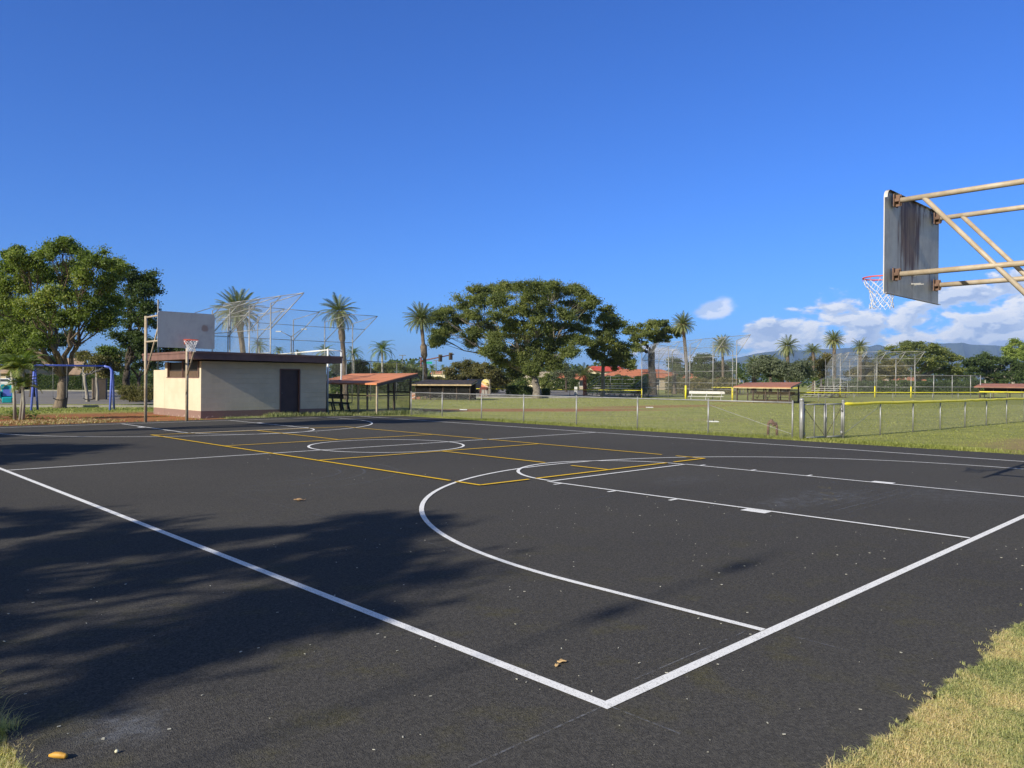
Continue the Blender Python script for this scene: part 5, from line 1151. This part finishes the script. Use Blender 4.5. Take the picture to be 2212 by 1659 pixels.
palm('date_palm', 'squat upright date palm in front of the red tiled roofs', 1262, 812, 34, 84, ('upright', 3), 1264, .3, ((.5, .3, 1.1),), bm='brick' , group=G1)
palm('date_palm', 'dark date palm beside the flat topped tree behind the middle backstop', 1457, 800, 22, 98, ('upright', 3), 1457, .3, (), group=G1)
G2 = 'drooping palms in the distance'
palm('coconut_palm', 'drooping palm standing clear between two tall date palms', 825, 756, 34, 92, ('coco', 4), 825, .18, bm='smoothpalm', group=G2)
palm('coconut_palm', 'drooping palm just right of the brown roof end', 764, 765, 25, 88, ('coco', 5), 763, .16, bm='smoothpalm', group=G2)
palm('coconut_palm', 'drooping palm above the right half of the brown roof', 701, 762, 28, 86, ('coco', 4), 701, .16, bm='smoothpalm', group=G2)
palm('coconut_palm', 'yellowish palm tip above the middle of the brown roof', 645, 768, 20, 86, ('coco', 5), 645, .16, bm='smoothpalm', group=G2)
palm('coconut_palm', 'drooping palm seen between the leaning date palm and lamp pole', 560, 748, 24, 86, ('coco', 4), 560, .16, bm='smoothpalm', group=G2)
palm('coconut_palm', 'small palm tip left of the lamp pole above the brown roof', 602, 758, 17, 92, ('coco', 5), 602, .16, bm='smoothpalm', group=G2)
palm('coconut_palm', 'small palm under the street sign of the traffic signal', 934, 797, 17, 110, ('coco', 4), 934, .14, bm='smoothpalm', group=G2)
palm('coconut_palm', 'tiny palm left of the traffic signal pole', 888, 785, 11, 130, ('coco', 5), 888, .14, bm='smoothpalm', group=G2)
palm('coconut_palm', 'tiny thin trunked palm under the right traffic signal', 956, 792, 8, 170, ('coco', 4), 956, .12, bm='smoothpalm', group=G2)
palm('coconut_palm', 'tiny palm tip above the left of the brownish olive tree', 979, 790, 9, 130, ('coco', 5), 979, .12, bm='smoothpalm', group=G2)
palm('coconut_palm', 'tiny palm tip above the right of the brownish olive tree', 1022, 784, 9, 140, ('coco', 4), 1022, .12, bm='smoothpalm', group=G2)
palm('coconut_palm', 'palm tip above the broad rain tree crown', 1956, 744, 14, 150, ('coco', 5), 1956, .2, bm='smoothpalm', group=G2)
palm('coconut_palm', 'pale palm tip between the rain trees at right', 2128, 766, 14, 160, ('coco', 4), 2128, .2, bm='smoothpalm', group=G2)
# areca clumps: several stems from one root
def areca(name, label, stems, t, rp, group, tr=.05):
    b = gt(stems[0][0], t, -.03); e = empty(name, label, 'palm tree', b, 0, group); k = t/F
    for px, py, bpx, s in stems:
        H = at(px, py, t)-b; base = gt(bpx, t, -.03)-b
        MB().tube([base, lerp(base, H, .5)+np.array([*rv, 0])*.04, H], [tr*1.2, tr, tr*.85], 10).build('trunk', M['smoothpalm'], e, True)
        c = bpy.data.objects.new('crown', PM[('areca', 6)]); C.objects.link(c); c.parent = e; c.location = H; c.scale = (rp*s*k,)*3; c.rotation_euler = (0, 0, random.uniform(0, 6))
    return e
areca('small_palm', 'cluster of three slim pale stemmed palms at the left edge', [(24, 800, 33, 1.), (50, 797, 44, 1.1), (49, 836, 50, .8)], 28.6, 54, 'small clumping palms', .05)
areca('small_palm', 'yellow green palm clump left of the middle backstop', [(1370, 842, 1372, 1.), (1388, 838, 1386, 1.1), (1400, 846, 1400, .9), (1380, 850, 1381, .9)], 82, 21, 'small clumping palms', .07)
areca('small_palm', 'yellow green palm clump under the umbrella tree left side', [(1114, 838, 1115, 1.), (1126, 832, 1124, 1.)], 86, 17, 'small clumping palms', .07)
areca('small_palm', 'palm clump left of the faded red dugout', [(1598, 815, 1598, 1.), (1606, 820, 1606, .8)], 104, 14, 'small clumping palms', .08)
areca('small_palm', 'palm clump behind the bleacher left of the farthest backstop', [(1800, 826, 1800, 1.), (1760, 822, 1760, 1.), (1782, 828, 1782, 1.)], 104, 13, 'small clumping palms', .08)
areca('small_palm', 'low palm clump behind the orange roofed dugout', [(728, 846, 728, 1.), (744, 842, 744, 1.)], 70, 18, 'small clumping palms', .07)
# leafy plants at the foot of the palm cluster
P = gr(41, 903); V = []
for i in range(420):
    a = random.uniform(0, 2*PI); r = random.uniform(0, .95)*(.5+.5*random.random()); c = np.array([math.cos(a)*r*1.15, math.sin(a)*r*.6, random.uniform(.03, .34)*(1-r*.5)]); L = random.uniform(.1, .2); aa = random.uniform(0, 2*PI); dl = np.array([math.cos(aa), math.sin(aa), random.uniform(-.2, .5)]); sd2 = np.array([-math.sin(aa), math.cos(aa), 0])*L*.28
    V.append([c, c+dl*L*.5+sd2, c+dl*L, c+dl*L*.5-sd2])
o = arr_obj('ground_plant', np.array(V), 4, M['palmgreen']); o.location = (P[0], P[1], -.03); o.rotation_euler = (0, 0, -YAW); tag(o, 'low broad leaved plants round the foot of the slim palms', 'plant')

# trees standing outside the picture whose shade falls on the court
def inpoly(P, poly):
    x, y = P[:, 0], P[:, 1]; c = np.zeros(len(P), bool); n = len(poly)
    for i in range(n):
        (x1, y1), (x2, y2) = poly[i], poly[(i+1) % n]; k = ((y1 > y) != (y2 > y)) & (x < (x2-x1)*(y-y1)/(y2-y1+1e-9)+x1); c ^= k
    return c
def side_tree(label, x, y, hc, shade, nclump, n, seed, trunk=.2, hr=1.6, leaf=.17, rad=.42):
    """a real crown above (x, y), shaped so that its sun shade covers the outline 'shade' on the court"""
    rs = np.random.default_rng(seed); O = np.array([x, y, -.03]); e = empty('shade_tree', label, 'tree', O, 0, 'trees left of the court')
    poly = np.array(shade); G = []
    while len(G) < nclump:
        Pq = np.stack([rs.uniform(poly[:, 0].min(), poly[:, 0].max(), 400), rs.uniform(poly[:, 1].min(), poly[:, 1].max(), 400)], 1); G += list(Pq[inpoly(Pq, poly)])
    G = np.array(G[:nclump]); cot = 1/math.tan(SUN_EL); h = np.clip((G[:, 0]-x)/cot+rs.normal(0, .45, nclump), 2.3, hc+hr)
    cl = np.stack([G[:, 0]-h*cot*math.cos(math.radians(2.6))-x, G[:, 1]-h*cot*math.sin(math.radians(2.6))-y, h], 1)
    V = leaves_at(cl, n, leaf, leaf*.5, rs.uniform(.7, 1.3, nclump)*rad, .7); arr_obj('crown', V, 4, M['leafbig'], e)
    mb = MB(); mb.tube([(0, 0, 0), (.05, 0, hc*.25), (0, .05, hc*.45)], [trunk*1.3, trunk, trunk*.9], 12)
    for i in range(0, nclump, 4):
        c = cl[i]; L_ = branch(mb, (0, .05, hc*.42), c*[.5, .5, .7], trunk*.35, .06, i+seed, 5, .1, 6); branch(mb, L_[-1], c, .05, .02, i+seed+500, 4, .1, 5)
    mb.build('trunk', M['bark'], e, True)
side_tree('leafy tree left of the court casting the large near shadow', -11.8, 5.0, 5.6, [(-7.5, 2.4), (-4, 1.2), (-2.1, 1.75), (-1.3, 1.65), (-.2, 1.7), (.3, 2.1), (1.2, 2.6), (1.9, 2.75), (2.2, 3.4), (2.6, 3.8), (2.6, 4.7), (2.0, 5.1), (.9, 5.3), (.2, 5.5), (-.1, 7.2), (-.7, 8.2), (-1.2, 9.), (-4, 9.6), (-7.5, 8)], 270, 80000, 5, hr=2.2, leaf=.15, rad=.31)
side_tree('leafy tree farther along the left side casting the second shadow', -10.6, 16.4, 5.2, [(-6.5, 13.5), (-2, 12.9), (0, 13.7), (1.2, 15.1), (2.0, 15.7), (3.0, 16.1), (2.4, 17.3), (1.5, 18.4), (.6, 19.3), (-2, 20), (-6.5, 19)], 190, 50000, 6, hr=2.)
side_tree('third leafy tree on the left side near the far corner', -9.5, 22.3, 5., [(-5, 21), (0, 21.2), (1.9, 21.4), (3.2, 21.9), (2., 23.0), (0, 23.4), (-5, 23.4)], 70, 16000, 9, hr=2.)
side_tree('tall tree beyond the far left corner shading the far baseline', -6.5, 22., 10.2, [(8.5, 22.6), (11, 21.7), (14.5, 20.4), (17, 20.3), (16.5, 21.6), (14, 22.6), (16.4, 23.0), (15, 23.4), (12, 23.4), (9.5, 23.0)], 80, 20000, 8, trunk=.2, hr=2.4, leaf=.2)
# utility pole outside the left edge: its long blurred shadow crosses the near court
e = empty('utility_pole', 'wooden utility pole with two transformer cans left of the court', 'pole', (-17.0, .10, -.03))
MB().tube([(0, 0, 0), (0, 0, 11.3)], [.017, .014], 10).build('pole', M['wood'], e, True)
for z in (9.80, 10.78): MB().tube([(.0, -.0, z-.11), (.0, .0, z+.11)], .07, 12).build('transformer', M['lampgrey'], e, True)
e = empty('light_pole', 'slim light pole left of the court with a thin long shadow', 'pole', (-15., 19.3, -.03))
MB().tube([(0, 0, 0), (0, 0, 11.6)], [.09, .06], 10).build('pole', M['lampgrey'], e, True); MB().box((.3, 0, 11.6), (.6, .25, .12)).build('lamp_head', M['lamphead'], e)

# ------------------------------------------------------------------ street furniture in the distance
def mast():
    b = gt(909.5, 150, -.03); e = empty('traffic_signal', 'rust brown mast arm traffic signal above the dark roofed dugout', 'traffic light', b); k = 150/F
    top = at(909.5, 775, 150)-b; tip = at(981, 768.3, 150)-b
    MB().tube([(0, 0, 0), top*.5, top+up*.3], [.22, .18, .16], 12).build('pole', M['redpole'], e, True)
    arm0 = at(910, 779.5, 150)-b; MB().tube([arm0, lerp(arm0, tip, .5)+up*.12, tip+up*.3], [.15, .12, .09], 10).build('mast_arm', M['redpole'], e, True)
    for px, py in ((951, 773.5), (973.4, 769.5)):
        c = at(px, py, 149.6)-b; R_y = rotz(-YAW); mb = MB(); mb.box(c, (.45, .32, 1.15), R_y); mb.box(c-np.array([*fv, 0])*-.18, (.75, .04, 1.4), R_y)
        h_ = mb.build('signal_head', M['signal'], e)
        mb = MB()
        for z in (-.36, 0, .36): mb.tube([c+up*z-np.array([*fv, 0])*.16, c+up*z-np.array([*fv, 0])*.34], [.16, .17], 12)
        mb.build('lens', M['lens'], h_)
    c = at(925, 783.5, 149.7)-b; mb = MB(); mb.box(c, (1.5, .05, .42), rotz(-YAW)); mb.build('street_sign', M['signgreen'], e)
    MB().tube([c+up*.2, c+up*.55], .02, 6).build('sign_bracket', M['galv'], e)
mast()
def lamp2(px, pyt, t, arms, label):
    b = gt(px, t, -.03); e = empty('street_lamp', label, 'street lamp', b, 0, 'lamps on tall poles'); T_ = at(px, pyt, t)-b
    MB().tube([(0, 0, 0), T_], [.11, .07], 10).build('pole', M['lampgrey'], e, True)
    for ax, ay in arms:
        q_ = at(ax, ay, t)-b; mb = MB(); mb.tube([T_-up*.15, q_], [.05, .035], 8); mb.build('arm', M['lampgrey'], e, True)
        dq = (q_-T_)*[1, 1, 0]; dq /= np.linalg.norm(dq); MB().beam(q_-dq*.05, q_+dq*.65, .26, .12).build('lamp_head', M['lamphead'], e)
lamp2(629, 725, 100, ((607, 716), (652, 711)), 'street lamp with two raised arms seen through the leftmost backstop')
def lampT(px, py, t, w_, label):
    b = gt(px, t, -.03); e = empty('street_lamp', label, 'street lamp', b, 0, 'lamps on tall poles'); T_ = at(px, py, t)-b
    MB().tube([(0, 0, 0), T_], [.14, .09], 8).build('pole', M['lampgrey'], e, True); mb = MB(); mb.beam(T_-np.array([*rv, 0])*w_, T_+np.array([*rv, 0])*w_, .25, .14); mb.build('lamp_head', M['lampgrey'], e)
lampT(869.5, 767.5, 170, .75, 'T shaped parking lamp left of the traffic signal')
lampT(942, 778.5, 190, .6, 'smaller T shaped parking lamp under the traffic signal arm')
lampT(1536, 778, 160, .9, 'thin floodlight pole behind the middle backstop')
# signs and small things beyond the field
P = gt(1244, 79.5, -.03); e = empty('marker_post', 'white banded square post in front of the left bleacher', 'post', P, -YAW)
MB().box((0, 0, .5), (.30, .25, 1.0)).build('post', M['white'], e)
mb = MB()
for z in (.18, .42, .66): mb.box((0, -.128, z), (.31, .01, .035))
mb.build('band', M['lampgrey'], e)
P = gt(1048, 77, -.03); e = empty('sign_monument', 'rounded painted sunrise sign standing on a brown bin cabinet', 'sign', P, -YAW)
mb = MB(); mb.box((-.1, 0, .45), (.86, .5, .9)); mb.build('cabinet', M['redpole'], e)
for x_ in (-.2, .12): MB().box((x_, -.26, .36), (.26, .03, .60)).build('bin_door', M['concrete'], e)
def sunr():
    s = N('painted sunrise stripes'); v = s.coord(); x = s.sep(v); a = s.math('ADD', s.math('MULTIPLY', x[0], .55), x[2]); wv = s.math('ADD', a, s.math('MULTIPLY', s.noise(v, 3., 2), .25))
    return s.out(s.ramp(s.math('MULTIPLY', s.math('SUBTRACT', wv, .8), .95), [(0, (.6, .08, .03)), (.25, (.75, .28, .16)), (.4, (.8, .6, .45)), (.6, (.78, .55, .12)), (.8, (.8, .7, .4)), (1, (.75, .65, .2))]), .6)
mb = MB(); prof = [(-.38, .92), (.42, .92)]+[(.02+.40*math.cos(a), 1.22+.50*math.sin(a)) for a in np.linspace(0, PI, 14)]; n = len(prof)
mb.add([(p[0], -.05, p[1]) for p in prof]+[(p[0], .05, p[1]) for p in prof], [tuple(range(n)), tuple(range(2*n-1, n-1, -1))]+[(i, i+n, (i+1) % n+n, (i+1) % n) for i in range(n)]); mb.build('sign_panel', sunr(), e)
P = gt(899, 64, -.03); e = empty('painted_box', 'small rusty red box with pale stripes at the left end of the dark dugout', 'box', P, -YAW); MB().box((0, 0, .28), (.72, .4, .56)).build('body', M['roofpink'], e)
mb = MB(); mb.beam((-.3, -.21, .1), (.3, -.21, .42), .01, .05); mb.beam((-.3, -.21, .42), (.3, -.21, .46), .01, .05); mb.build('stripe', M['white'], e)
# vehicles
def car(name, label, px, t, rz, col, kind, rough=.3):
    P = gt(px, t, -.02); e = empty(name, label, 'car', P, rz, 'cars parked beyond the field'); m_ = paint('car paint '+label[:12], col, rough, .08, 1, .3, None, .6)
    Lh, Wh = 2.35, .92
    if kind == 'suv': prof = [(-2.3, .45), (-2.35, .9), (-2.2, 1.08), (-2.0, 1.70), (-.1, 1.74), (.75, 1.18), (2.1, 1.05), (2.32, .85), (2.35, .45)]; win = [(-1.95, 1.14), (-1.82, 1.60), (-.15, 1.63), (.55, 1.16)]
    elif kind == 'pickup': prof = [(-2.6, .55), (-2.6, 1.12), (-.75, 1.12), (-.6, 1.75), (.6, 1.75), (1.15, 1.2), (2.4, 1.1), (2.6, .9), (2.6, .5)]; win = [(-.5, 1.2), (-.42, 1.64), (.5, 1.64), (.9, 1.2)]
    else: prof = [(-2.2, .4), (-2.25, .85), (-1.7, 1.0), (-1.1, 1.40), (.2, 1.42), (.95, .98), (2.0, .86), (2.2, .65), (2.2, .4)]; win = [(-1.45, .98), (-.98, 1.32), (.15, 1.34), (.7, .98)]
    n = len(prof); mb = MB(); hp = lambda z: Wh if z < 1.1 else Wh-.16*(z-1.1)/.6
    mb.add([(x, -hp(z), z) for x, z in prof]+[(x, hp(z), z) for x, z in prof], [tuple(range(n)), tuple(range(2*n-1, n-1, -1))]+[(i, i+n, (i+1) % n+n, (i+1) % n) for i in range(n)])
    o = mb.build('body', m_, e); bv = o.modifiers.new('b', 'BEVEL'); bv.width = .05; bv.segments = 2
    for sg in (-1, 1):
        mb = MB(); k = len(win); vs = [(x, sg*(hp(z)+.012), z) for x, z in win]+[(x, sg*(hp(z)-.03), z) for x, z in win]
        mb.add(vs, [tuple(range(k)), tuple(range(2*k-1, k-1, -1))]+[(i, i+k, (i+1) % k+k, (i+1) % k) for i in range(k)]); mb.build('side_window', M['glass'], e)
    i = 4 if kind != 'pickup' else 4
    a, b = prof[i], prof[i+1]; mb = MB(); q = [lerp(np.array([a[0], 0, a[1]]), np.array([b[0], 0, b[1]]), k) for k in (.08, .92)]
    nn = np.array([.02, 0, .02]); mb.add([q[0]+nn+(0, -.68, 0), q[1]+nn+(0, -.76, 0), q[1]+nn+(0, .76, 0), q[0]+nn+(0, .68, 0)], [(0, 1, 2, 3)]); mb.build('windscreen', M['glass'], e)
    for x in (-1.4, 1.42):
        for sg in (-1, 1):
            wh = MB().tube([(x, sg*.72, .36), (x, sg*.95, .36)], .36, 18).build('wheel', M['tyre'], e, True); MB().tube([(x, sg*.951, .36), (x, sg*.965, .36)], .22, 14).build('rim', M['rim'], wh)
    for sg in (-1, 1): MB().box((prof[-2][0]-.03, sg*.68, .78), (.10, .32, .16)).build('headlight', M['alu'], e)
    MB().box((prof[-2][0]+.0, 0, .60), (.1, 1.5, .24)).build('bumper', M['lampgrey'], e)
    return e
car('parked_suv', 'dark blue grey SUV on the road right of the umbrella tree', 1219, 158, -YAW+PI+.45, (.03, .05, .06), 'suv')
car('parked_car', 'white pickup truck behind the right end of the dark dugout', 1020, 125, -YAW+PI*.5+.5, (.62, .63, .64), 'pickup')
car('parked_car', 'dark SUV with sunlit side right of the dark dugout', 1012, 94, -YAW+PI+.3, (.05, .05, .055), 'suv')
car('parked_car', 'silver sedan seen through the mesh of the orange roofed dugout', 864, 120, -YAW+.2, (.45, .47, .5), 'sedan')
car('parked_car', 'white sedan glimpsed beyond the left swing posts', 22, 100, -YAW+.1, (.65, .66, .67), 'sedan')
# houses
def house(name, label, P, rz, Lx, Ly, hw, hr, wallm, roofm, over=.6, hip=False, door=True, nwin=4):
    e = empty(name, label, 'house', P, rz); mb = MB(); mb.box((0, 0, hw/2), (Lx, Ly, hw))
    if not hip: mb.add([(-Lx/2, -Ly/2, hw), (-Lx/2, Ly/2, hw), (-Lx/2, 0, hw+hr*.93), (Lx/2, -Ly/2, hw), (Lx/2, Ly/2, hw), (Lx/2, 0, hw+hr*.93)], [(0, 1, 2), (3, 5, 4)])
    mb.build('wall', M[wallm], e)
    X, Yy = Lx/2+over, Ly/2+over; ins = Yy if hip else 0
    q = [(-X, -Yy, hw-.1), (X, -Yy, hw-.1), (X, Yy, hw-.1), (-X, Yy, hw-.1), (-X+ins, 0, hw+hr), (X-ins, 0, hw+hr)]; q2 = [(a, b, c-.14) for a, b, c in q]
    f = [(0, 1, 5, 4), (2, 3, 4, 5), (1, 2, 5), (3, 0, 4)] if hip else [(0, 1, 5, 4), (2, 3, 4, 5)]
    mb = MB(); mb.add(q+q2, f+[tuple(i+6 for i in reversed(g_)) for g_ in f]+[(0, 6, 7, 1), (1, 7, 8, 2), (2, 8, 9, 3), (3, 9, 6, 0)] + ([] if hip else [(1, 7, 11, 5), (5, 11, 8, 2), (3, 9, 10, 4), (4, 10, 6, 0)])); rf = mb.build('roof', M[roofm], e)
    for k in range(nwin):
        x = -Lx/2+Lx*(k+.5)/nwin; fr = MB().box((x, -Ly/2-.02, hw*.55), (1.3, .06, 1.1)).build('window', M['white'], e); MB().box((x, -Ly/2-.055, hw*.55), (1.12, .02, .92)).build('pane', M['glass'], fr)
    if door: MB().box((-Lx/2+Lx*.5, -Ly/2-.03, 1.02), (.95, .06, 2.04)).build('door', M['door'], e)
    return e
house('house', 'long low building with orange tiled roof behind the bleacher', gt(1386, 150), -YAW+.05, 15.5, 8, 1.6+.9, 1.45, 'beige', 'rooftile', hip=True)
house('house', 'bright red roofed building behind the orange tiled one', gt(1306, 168), -YAW+.25, 6.5, 6, 3.9, .9, 'cream', 'roofbright', .4)
house('house', 'orange roofed low wing left of the squat date palm', gt(1240, 150), -YAW-.1, 6.5, 6, 2.0, 1.0, 'beige', 'rooftile', .5, nwin=2)
house('house', 'long orange roof seen through the middle backstop mesh', gt(1475, 158), -YAW+.05, 13.5, 7, 2.0, 1.4, 'beige', 'rooftile', .6, nwin=3)
house('house', 'distant cream house with pale roof right of the umbrella trunk', gt(1190, 172), -YAW-.25, 11, 8, 2.3, 1.3, 'cream', 'beige', .3, nwin=2)
house('house', 'small pale yellow house left of the brownish olive tree', gt(949, 185), -YAW, 3.2, 6, 3.2, .5, 'cream', 'roofpink', .2, nwin=1, door=False)
house('house', 'beige house with tan roof behind the small palm cluster', gt(36, 112), -YAW-.35, 7.5, 6, 2.3, 1.5, 'beige', 'rooftan', .7, nwin=3)
house('house', 'tan roofed house behind the swing top beam', gt(108, 120), -YAW+.3, 8.5, 6, 2.2, 2.4, 'beige', 'rooftan', .7, nwin=2)
house('house', 'white house glimpsed through the farthest backstop', gt(1950, 170), -YAW, 6, 6, 2.4, .8, 'white', 'roofpink', .4, nwin=2)
# garden wall piece by the hedge
# ------------------------------------------------------------------ mountains
def mtn():
    prof = [(1350, 812), (1480, 795), (1566, 778), (1612, 768), (1646, 761), (1690, 757), (1740, 756), (1775, 754), (1810, 753), (1831, 752), (1868, 750), (1884, 747), (1896, 744), (1906, 747), (1916, 750), (1950, 749), (1980, 742), (2005, 739), (2030, 742), (2055, 741), (2079, 739.5), (2095, 744), (2120, 746), (2150, 746), (2168, 748), (2212, 750), (2300, 752), (2450, 765), (2700, 808)]
    xs = np.linspace(1350, 2700, 400); ys = np.interp(xs, [p[0] for p in prof], [p[1] for p in prof]); D0 = 6200.; rows = 26; vs = []; r2 = np.random.default_rng(4)
    rid = sum(np.sin(xs/s_+ph)*a for s_, ph, a in ((23, 0, 1), (11, 1, .6), (6.1, 2, .4), (3.7, 3, .25)))
    ys = ys+rid*.45
    for j in range(rows):
        q_ = j/(rows-1)
        for i, x_ in enumerate(xs):
            t = D0-1500+q_*2200; base = at(x_, 822, t); htop = at(x_, ys[i], D0)[2]
            pr = math.sin(PI*min(1, q_/.682)/2)**1.15 if q_ < .682 else 1-(q_-.682)*1.6
            gul = 1-.24*(abs(math.sin(x_/13.+q_*1.9+.6*math.sin(x_/31)))**.7)*math.sin(PI*min(1., q_/.682))*1.0
            vs.append((base[0], base[1], max(-2, htop*pr*gul+(-2 if j == 0 else 0))))
    n = len(xs); f = [(j*n+i, j*n+i+1, (j+1)*n+i+1, (j+1)*n+i) for j in range(rows-1) for i in range(n-1)]
    s = N('forested mountain'); v = s.coord(); nn_ = s.noise(v, .006, 6, .65)
    mat = s.out(s.mix(s.mr(nn_, .35, .65), (.035, .055, .03), (.07, .085, .05)), .95, None, 0, .1)
    struct(MB().add(vs, f).build('mountains', mat, smooth=True))
mtn()
# ------------------------------------------------------------------ haze
hz = MB().box((3300, 2100, 174.), (12800, 10400, 354)).build('haze', None)
hz.data.materials.clear()
s = N('air'); pv = s.n('ShaderNodeVolumePrincipled', {'Color': (.40, .60, 1., 1), 'Density': .00011, 'Anisotropy': .0}); s.n('ShaderNodeOutputMaterial', {'Volume': pv.outputs[0]})
hz.data.materials.append(s.m); hz['kind'] = 'stuff'; hz['label'] = 'thin blue air between the park and the mountains'
# ------------------------------------------------------------------ render settings
sc = bpy.context.scene
sc.view_settings.view_transform = 'Standard'; sc.view_settings.look = 'None'; sc.view_settings.gamma = 1; sc.view_settings.exposure = .35
cy = sc.cycles if hasattr(sc, 'cycles') else None
if cy:
    cy.max_bounces = 6; cy.diffuse_bounces = 3; cy.glossy_bounces = 2; cy.transmission_bounces = 3; cy.volume_bounces = 0; cy.transparent_max_bounces = 12; cy.use_denoising = True; cy.caustics_reflective = False; cy.caustics_refractive = False
    cy.sample_clamp_indirect = 4.
